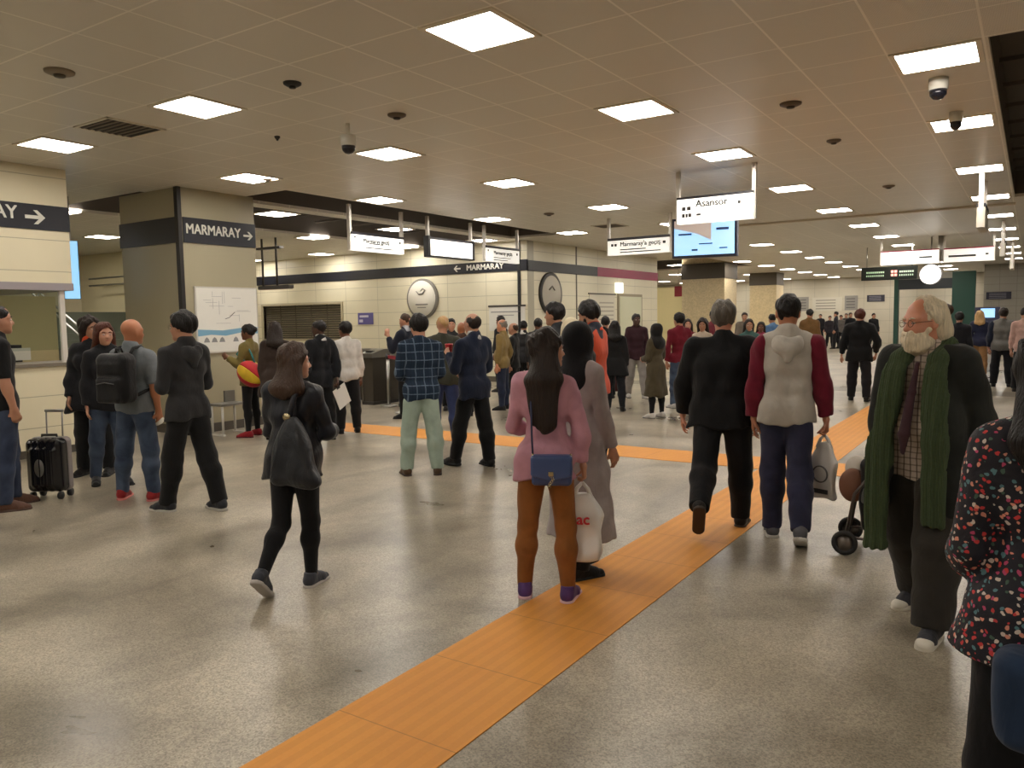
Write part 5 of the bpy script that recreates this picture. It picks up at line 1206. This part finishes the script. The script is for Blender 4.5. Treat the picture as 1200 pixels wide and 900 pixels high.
# ------------------------------------------------------------------ far hall
GR = granite((232, 212, 170))
for i, (x0, y0, x1, y1) in enumerate(((-10.95, 28, -9.34, 29.4), (-10.95, 36.4, -9.75, 37.6))):
    struct(box('wall_column_%d' % (i+1), GR, x0, y0, 0, x1, y1, CEIL+.45 if i == 0 else CEIL)); struct(box('trim_%d' % (20+i), plain((84, 76, 64), .5), x0-.02, y0-.02, 2.95, x1+.02, y1+.02, CEIL))
gp = plain((24, 66, 54), .5)
gt = empty('portal_frame', (-3.3, 36, 0), 0, 'dark green gate frame at the far end behind the bearded head', 'gate')
MB().box(-1.55, 0, 0, -1.40, .4, 3.2).build('upright', gp, gt); MB().box(.55, 0, 0, 1.35, .4, 3.2).build('upright', gp, gt); MB().box(-1.40, .0, 2.55, .55, .4, 2.95).build('lintel', plain((34, 40, 46), .5), gt); MB().box(-1.4, .05, 2.95, .55, .35, 3.2).build('fascia', plain((150, 146, 134), .5), gt)
MB().box(-.3, -.02, .0, .45, .0, 1.9).build('grey_panel', plain((150, 148, 138), .5), gt)
le = empty('led_board', (-3.55, 25.2, 2.55), 0, 'black electronic board with green and red digits behind the lit disc', 'display')
MB().box(-.74, 0, 0, .74, .15, .38, .01).build('casing', plain((22, 30, 24), .5), le); mb = MB()
for i in range(9): mb.box(-.6+i*.055, -.006, .20, -.56+i*.055, 0, .25); mb.box(-.6+i*.055, -.006, .10, -.57+i*.055, 0, .15)
for i in range(7): mb.box(.28+i*.055, -.006, .20, .32+i*.055, 0, .25); mb.box(.28+i*.055, -.006, .10, .31+i*.055, 0, .15)
mb.build('green_digits', glow((70, 190, 70), .5), le); mb = MB()
for i in range(2):
    for j in range(2): mb.box(.06+i*.09, -.006, .1+j*.1, .13+i*.09, 0, .17+j*.1)
mb.build('red_digits', glow((255, 90, 50), 1.5), le)
for x in (-.6, .6): MB().tube([(x, .07, .38), (x, .07, CEIL-2.55+.004)], .015, 6).build('rod', STEEL, le, True)
ck = empty('lit_disc_sign', (-2.24, 22.9, 2.56), 0, 'glowing white round sign hanging below the far steel pole', 'sign')
MB().lathe([(.001, -.05), (.245, -.05), (.245, .05), (.001, .05)], (0, 0, 0), 32, 1).build('lit_face', glow((255, 250, 240), 2.5), ck, True); MB().lathe([(.245, -.055), (.265, -.055), (.265, .055), (.245, .055), (.245, -.055)], (0, 0, 0), 32, 1).build('rim', plain((150, 146, 150), .4), ck, True); MB().tube([(0, 0, .26), (0, 0, CEIL-2.56)], .02, 8).build('rod', STEEL, ck, True)
sg = empty('shop_sign', (-11.9, 31, 2.42), 0, 'red sign with a pale middle hanging left of the far column', 'sign')
MB().box(-.55, 0, 0, .55, .12, .42).build('board', plain((150, 32, 44), .5), sg); MB().box(-.2, -.01, .10, .22, 0, .36).build('pale_panel', glow((240, 226, 216), .4), sg)
for x in (-.4, .4): MB().tube([(x, .06, .42), (x, .06, CEIL-2.42)], .012, 6).build('rod', STEEL, sg, True)
struct(box('wall_shop', plain((216, 202, 150), .5), -15.6, 33.2, 0, -11.2, 33.4, 2.9))
def board(x0, z0, x1, z1, y, col, lab, nm='notice_board', lines=True):
    r = empty(nm, ((x0+x1)/2, y, z0), 0, lab, 'notice'); w, h = x1-x0, z1-z0
    MB().box(-w/2, -.03, 0, w/2, -.0005, h).build('board', plain(col, .5), r)
    mb = MB()
    for i in range(4): mb.box(-w*.38, -.034, h*(.15+.2*i), w*.3, -.03, h*(.22+.2*i))
    mb.build('print', plain(tuple(int(c*.7) for c in col) if sum(col) > 300 else (150, 150, 160), .6), r)
board(-10.95, 1.78, -10.3, 2.55, 45, (150, 146, 140), 'grey notice board left of the wide pale panel on the far wall'); board(-8.45, 1.78, -7.8, 2.55, 45, (150, 146, 140), 'grey notice board right of the wide pale panel on the far wall')
board(-10.1, 1.75, -8.6, 2.5, 45, (214, 208, 192), 'wide pale panel between two grey boards on the far wall'); board(-7.35, 2.2, -6.5, 2.55, 45, (48, 46, 60), 'dark sign on the far wall left of the green gate', 'wall_sign')
board(-1.66, 2.08, -.78, 2.38, 38, (52, 50, 68), 'dark sign on the grey far wall at right', 'wall_sign')
tm = empty('ticket_machine', (-1.45, 34.5, 0), 0, 'ticket machine with a glowing blue screen near the right edge', 'machine')
MB().box(-.4, 0, 0, .4, .5, 1.75, .02).build('cabinet', plain((60, 62, 90), .5), tm); MB().box(-.22, -.01, 1.36, .24, 0, 1.70).build('screen', glow((110, 190, 250), 1.2), tm); MB().box(-.3, -.06, .9, .3, 0, .98).build('tray', STEEL, tm)
# ------------------------------------------------------------------ small ceiling fittings
def dome(x, y, lab, drop=.0, r=.075, dark=True, cat='camera'):
    d = empty('dome_camera', (x, y, CEIL+.006), 0, lab, cat)
    if drop: MB().lathe([(.001, 0), (.02, 0), (.02, -drop), (.001, -drop)], (0, 0, 0), 10).build('stem', WHITE, d, True)
    MB().lathe([(.001, -drop), (r, -drop), (r, -drop-.10), (.001, -drop-.10)], (0, 0, 0), 20).build('housing', WHITE, d, True)
    MB().lathe([(r*.9, -drop-.10), (r*.85, -drop-.14), (r*.5, -drop-.17), (.001, -drop-.18)], (0, 0, 0), 20).build('lens_dome', plain((26, 26, 34), .12), d, True)
dome(-5.65, 5.67, 'white dome camera on a short stem left of the centre ceiling', .12)
dome(-.72, 7.55, 'white dome camera below the largest right-hand ceiling light', .0); dome(-.69, 8.9, 'white dome camera in front of the second right-hand ceiling light', .0, .06)
def detector(x, y, lab, r=.09, col=(120, 104, 84)):
    d = empty('smoke_detector', (x, y, CEIL+.006), 0, lab, 'detector')
    MB().lathe([(.001, 0), (r, 0), (r*.95, -.02), (r*.6, -.035), (.001, -.038)], (0, 0, 0), 20).build('cover', plain(col, .5), d, True); MB().lathe([(.001, -.036), (r*.4, -.036), (r*.35, -.05), (.001, -.052)], (0, 0, 0), 14).build('sensor', plain(tuple(int(c*.6) for c in col), .5), d, True)
for x, y, lab, r, col in ((-5.05, 4.46, 'black round ceiling fitting left of the largest lit panel', .075, (30, 28, 28)), (-5.04, 5.7, 'brown round ceiling disc between the camera dome and the centre lights', .09, (96, 82, 66)), (-1.92, 7.58, 'brown round ceiling disc nearest the right-hand lights', .10, (96, 82, 66)), (-1.92, 9.45, 'brown round ceiling disc second from the right-hand front', .08, (96, 82, 66)),
                          (-1.9, 13.3, 'small brown ceiling disc right of the lift sign', .09, (110, 94, 76)), (-7.5, 12.6, 'brown ceiling disc left of the dim hanging sign', .10, (110, 94, 76)), (-6.6, 5.6, 'tiny dark ceiling sprinkler under the round black fitting', .03, (40, 36, 32)), (-6.22, 3.22, 'round grey ceiling speaker at upper left', .11, (140, 126, 108)), (-8.6, 7.1, 'pale ceiling disc above the booth gap', .07, (120, 104, 84))): detector(x, y, lab, r, col)
def vent(x, y, lab, s=.30):
    v = empty('ceiling_vent', (x, y, CEIL), 0, lab, 'vent'); mb = MB()
    for a in ((-s, -s, -.012, s, -s+.03, -.001), (-s, s-.03, -.012, s, s, -.001), (-s, -s, -.012, -s+.03, s, -.001), (s-.03, -s, -.012, s, s, -.001)): mb.box(*a)
    mb.build('vent_frame', FRAME, v); MB().box(-s+.03, -s+.03, -.006, s-.03, s-.03, -.002).build('backing', plain((38, 34, 30), .8), v)
    mb = MB()
    for i in range(7): y0 = -s+.06+i*(2*s-.12)/7; mb.box(-s+.03, y0, -.014, s-.03, y0+.02, -.006)
    mb.build('slats', plain((120, 108, 92), .6), v)
vent(-7.51, 4.44, 'square dark ceiling vent above the booth at upper left'); vent(-7.5, 15.1, 'square dark ceiling vent near the end of the dark opening')
vs = bpy.context.scene.view_settings
vs.view_transform = 'Standard'; vs.look = 'None'; vs.gamma = 1; vs.use_curve_mapping = False; vs.exposure = 0
wd = bpy.data.worlds.new('world'); bpy.context.scene.world = wd; wd.use_nodes = True
wd.node_tree.nodes['Background'].inputs[0].default_value = (.01, .009, .008, 1)
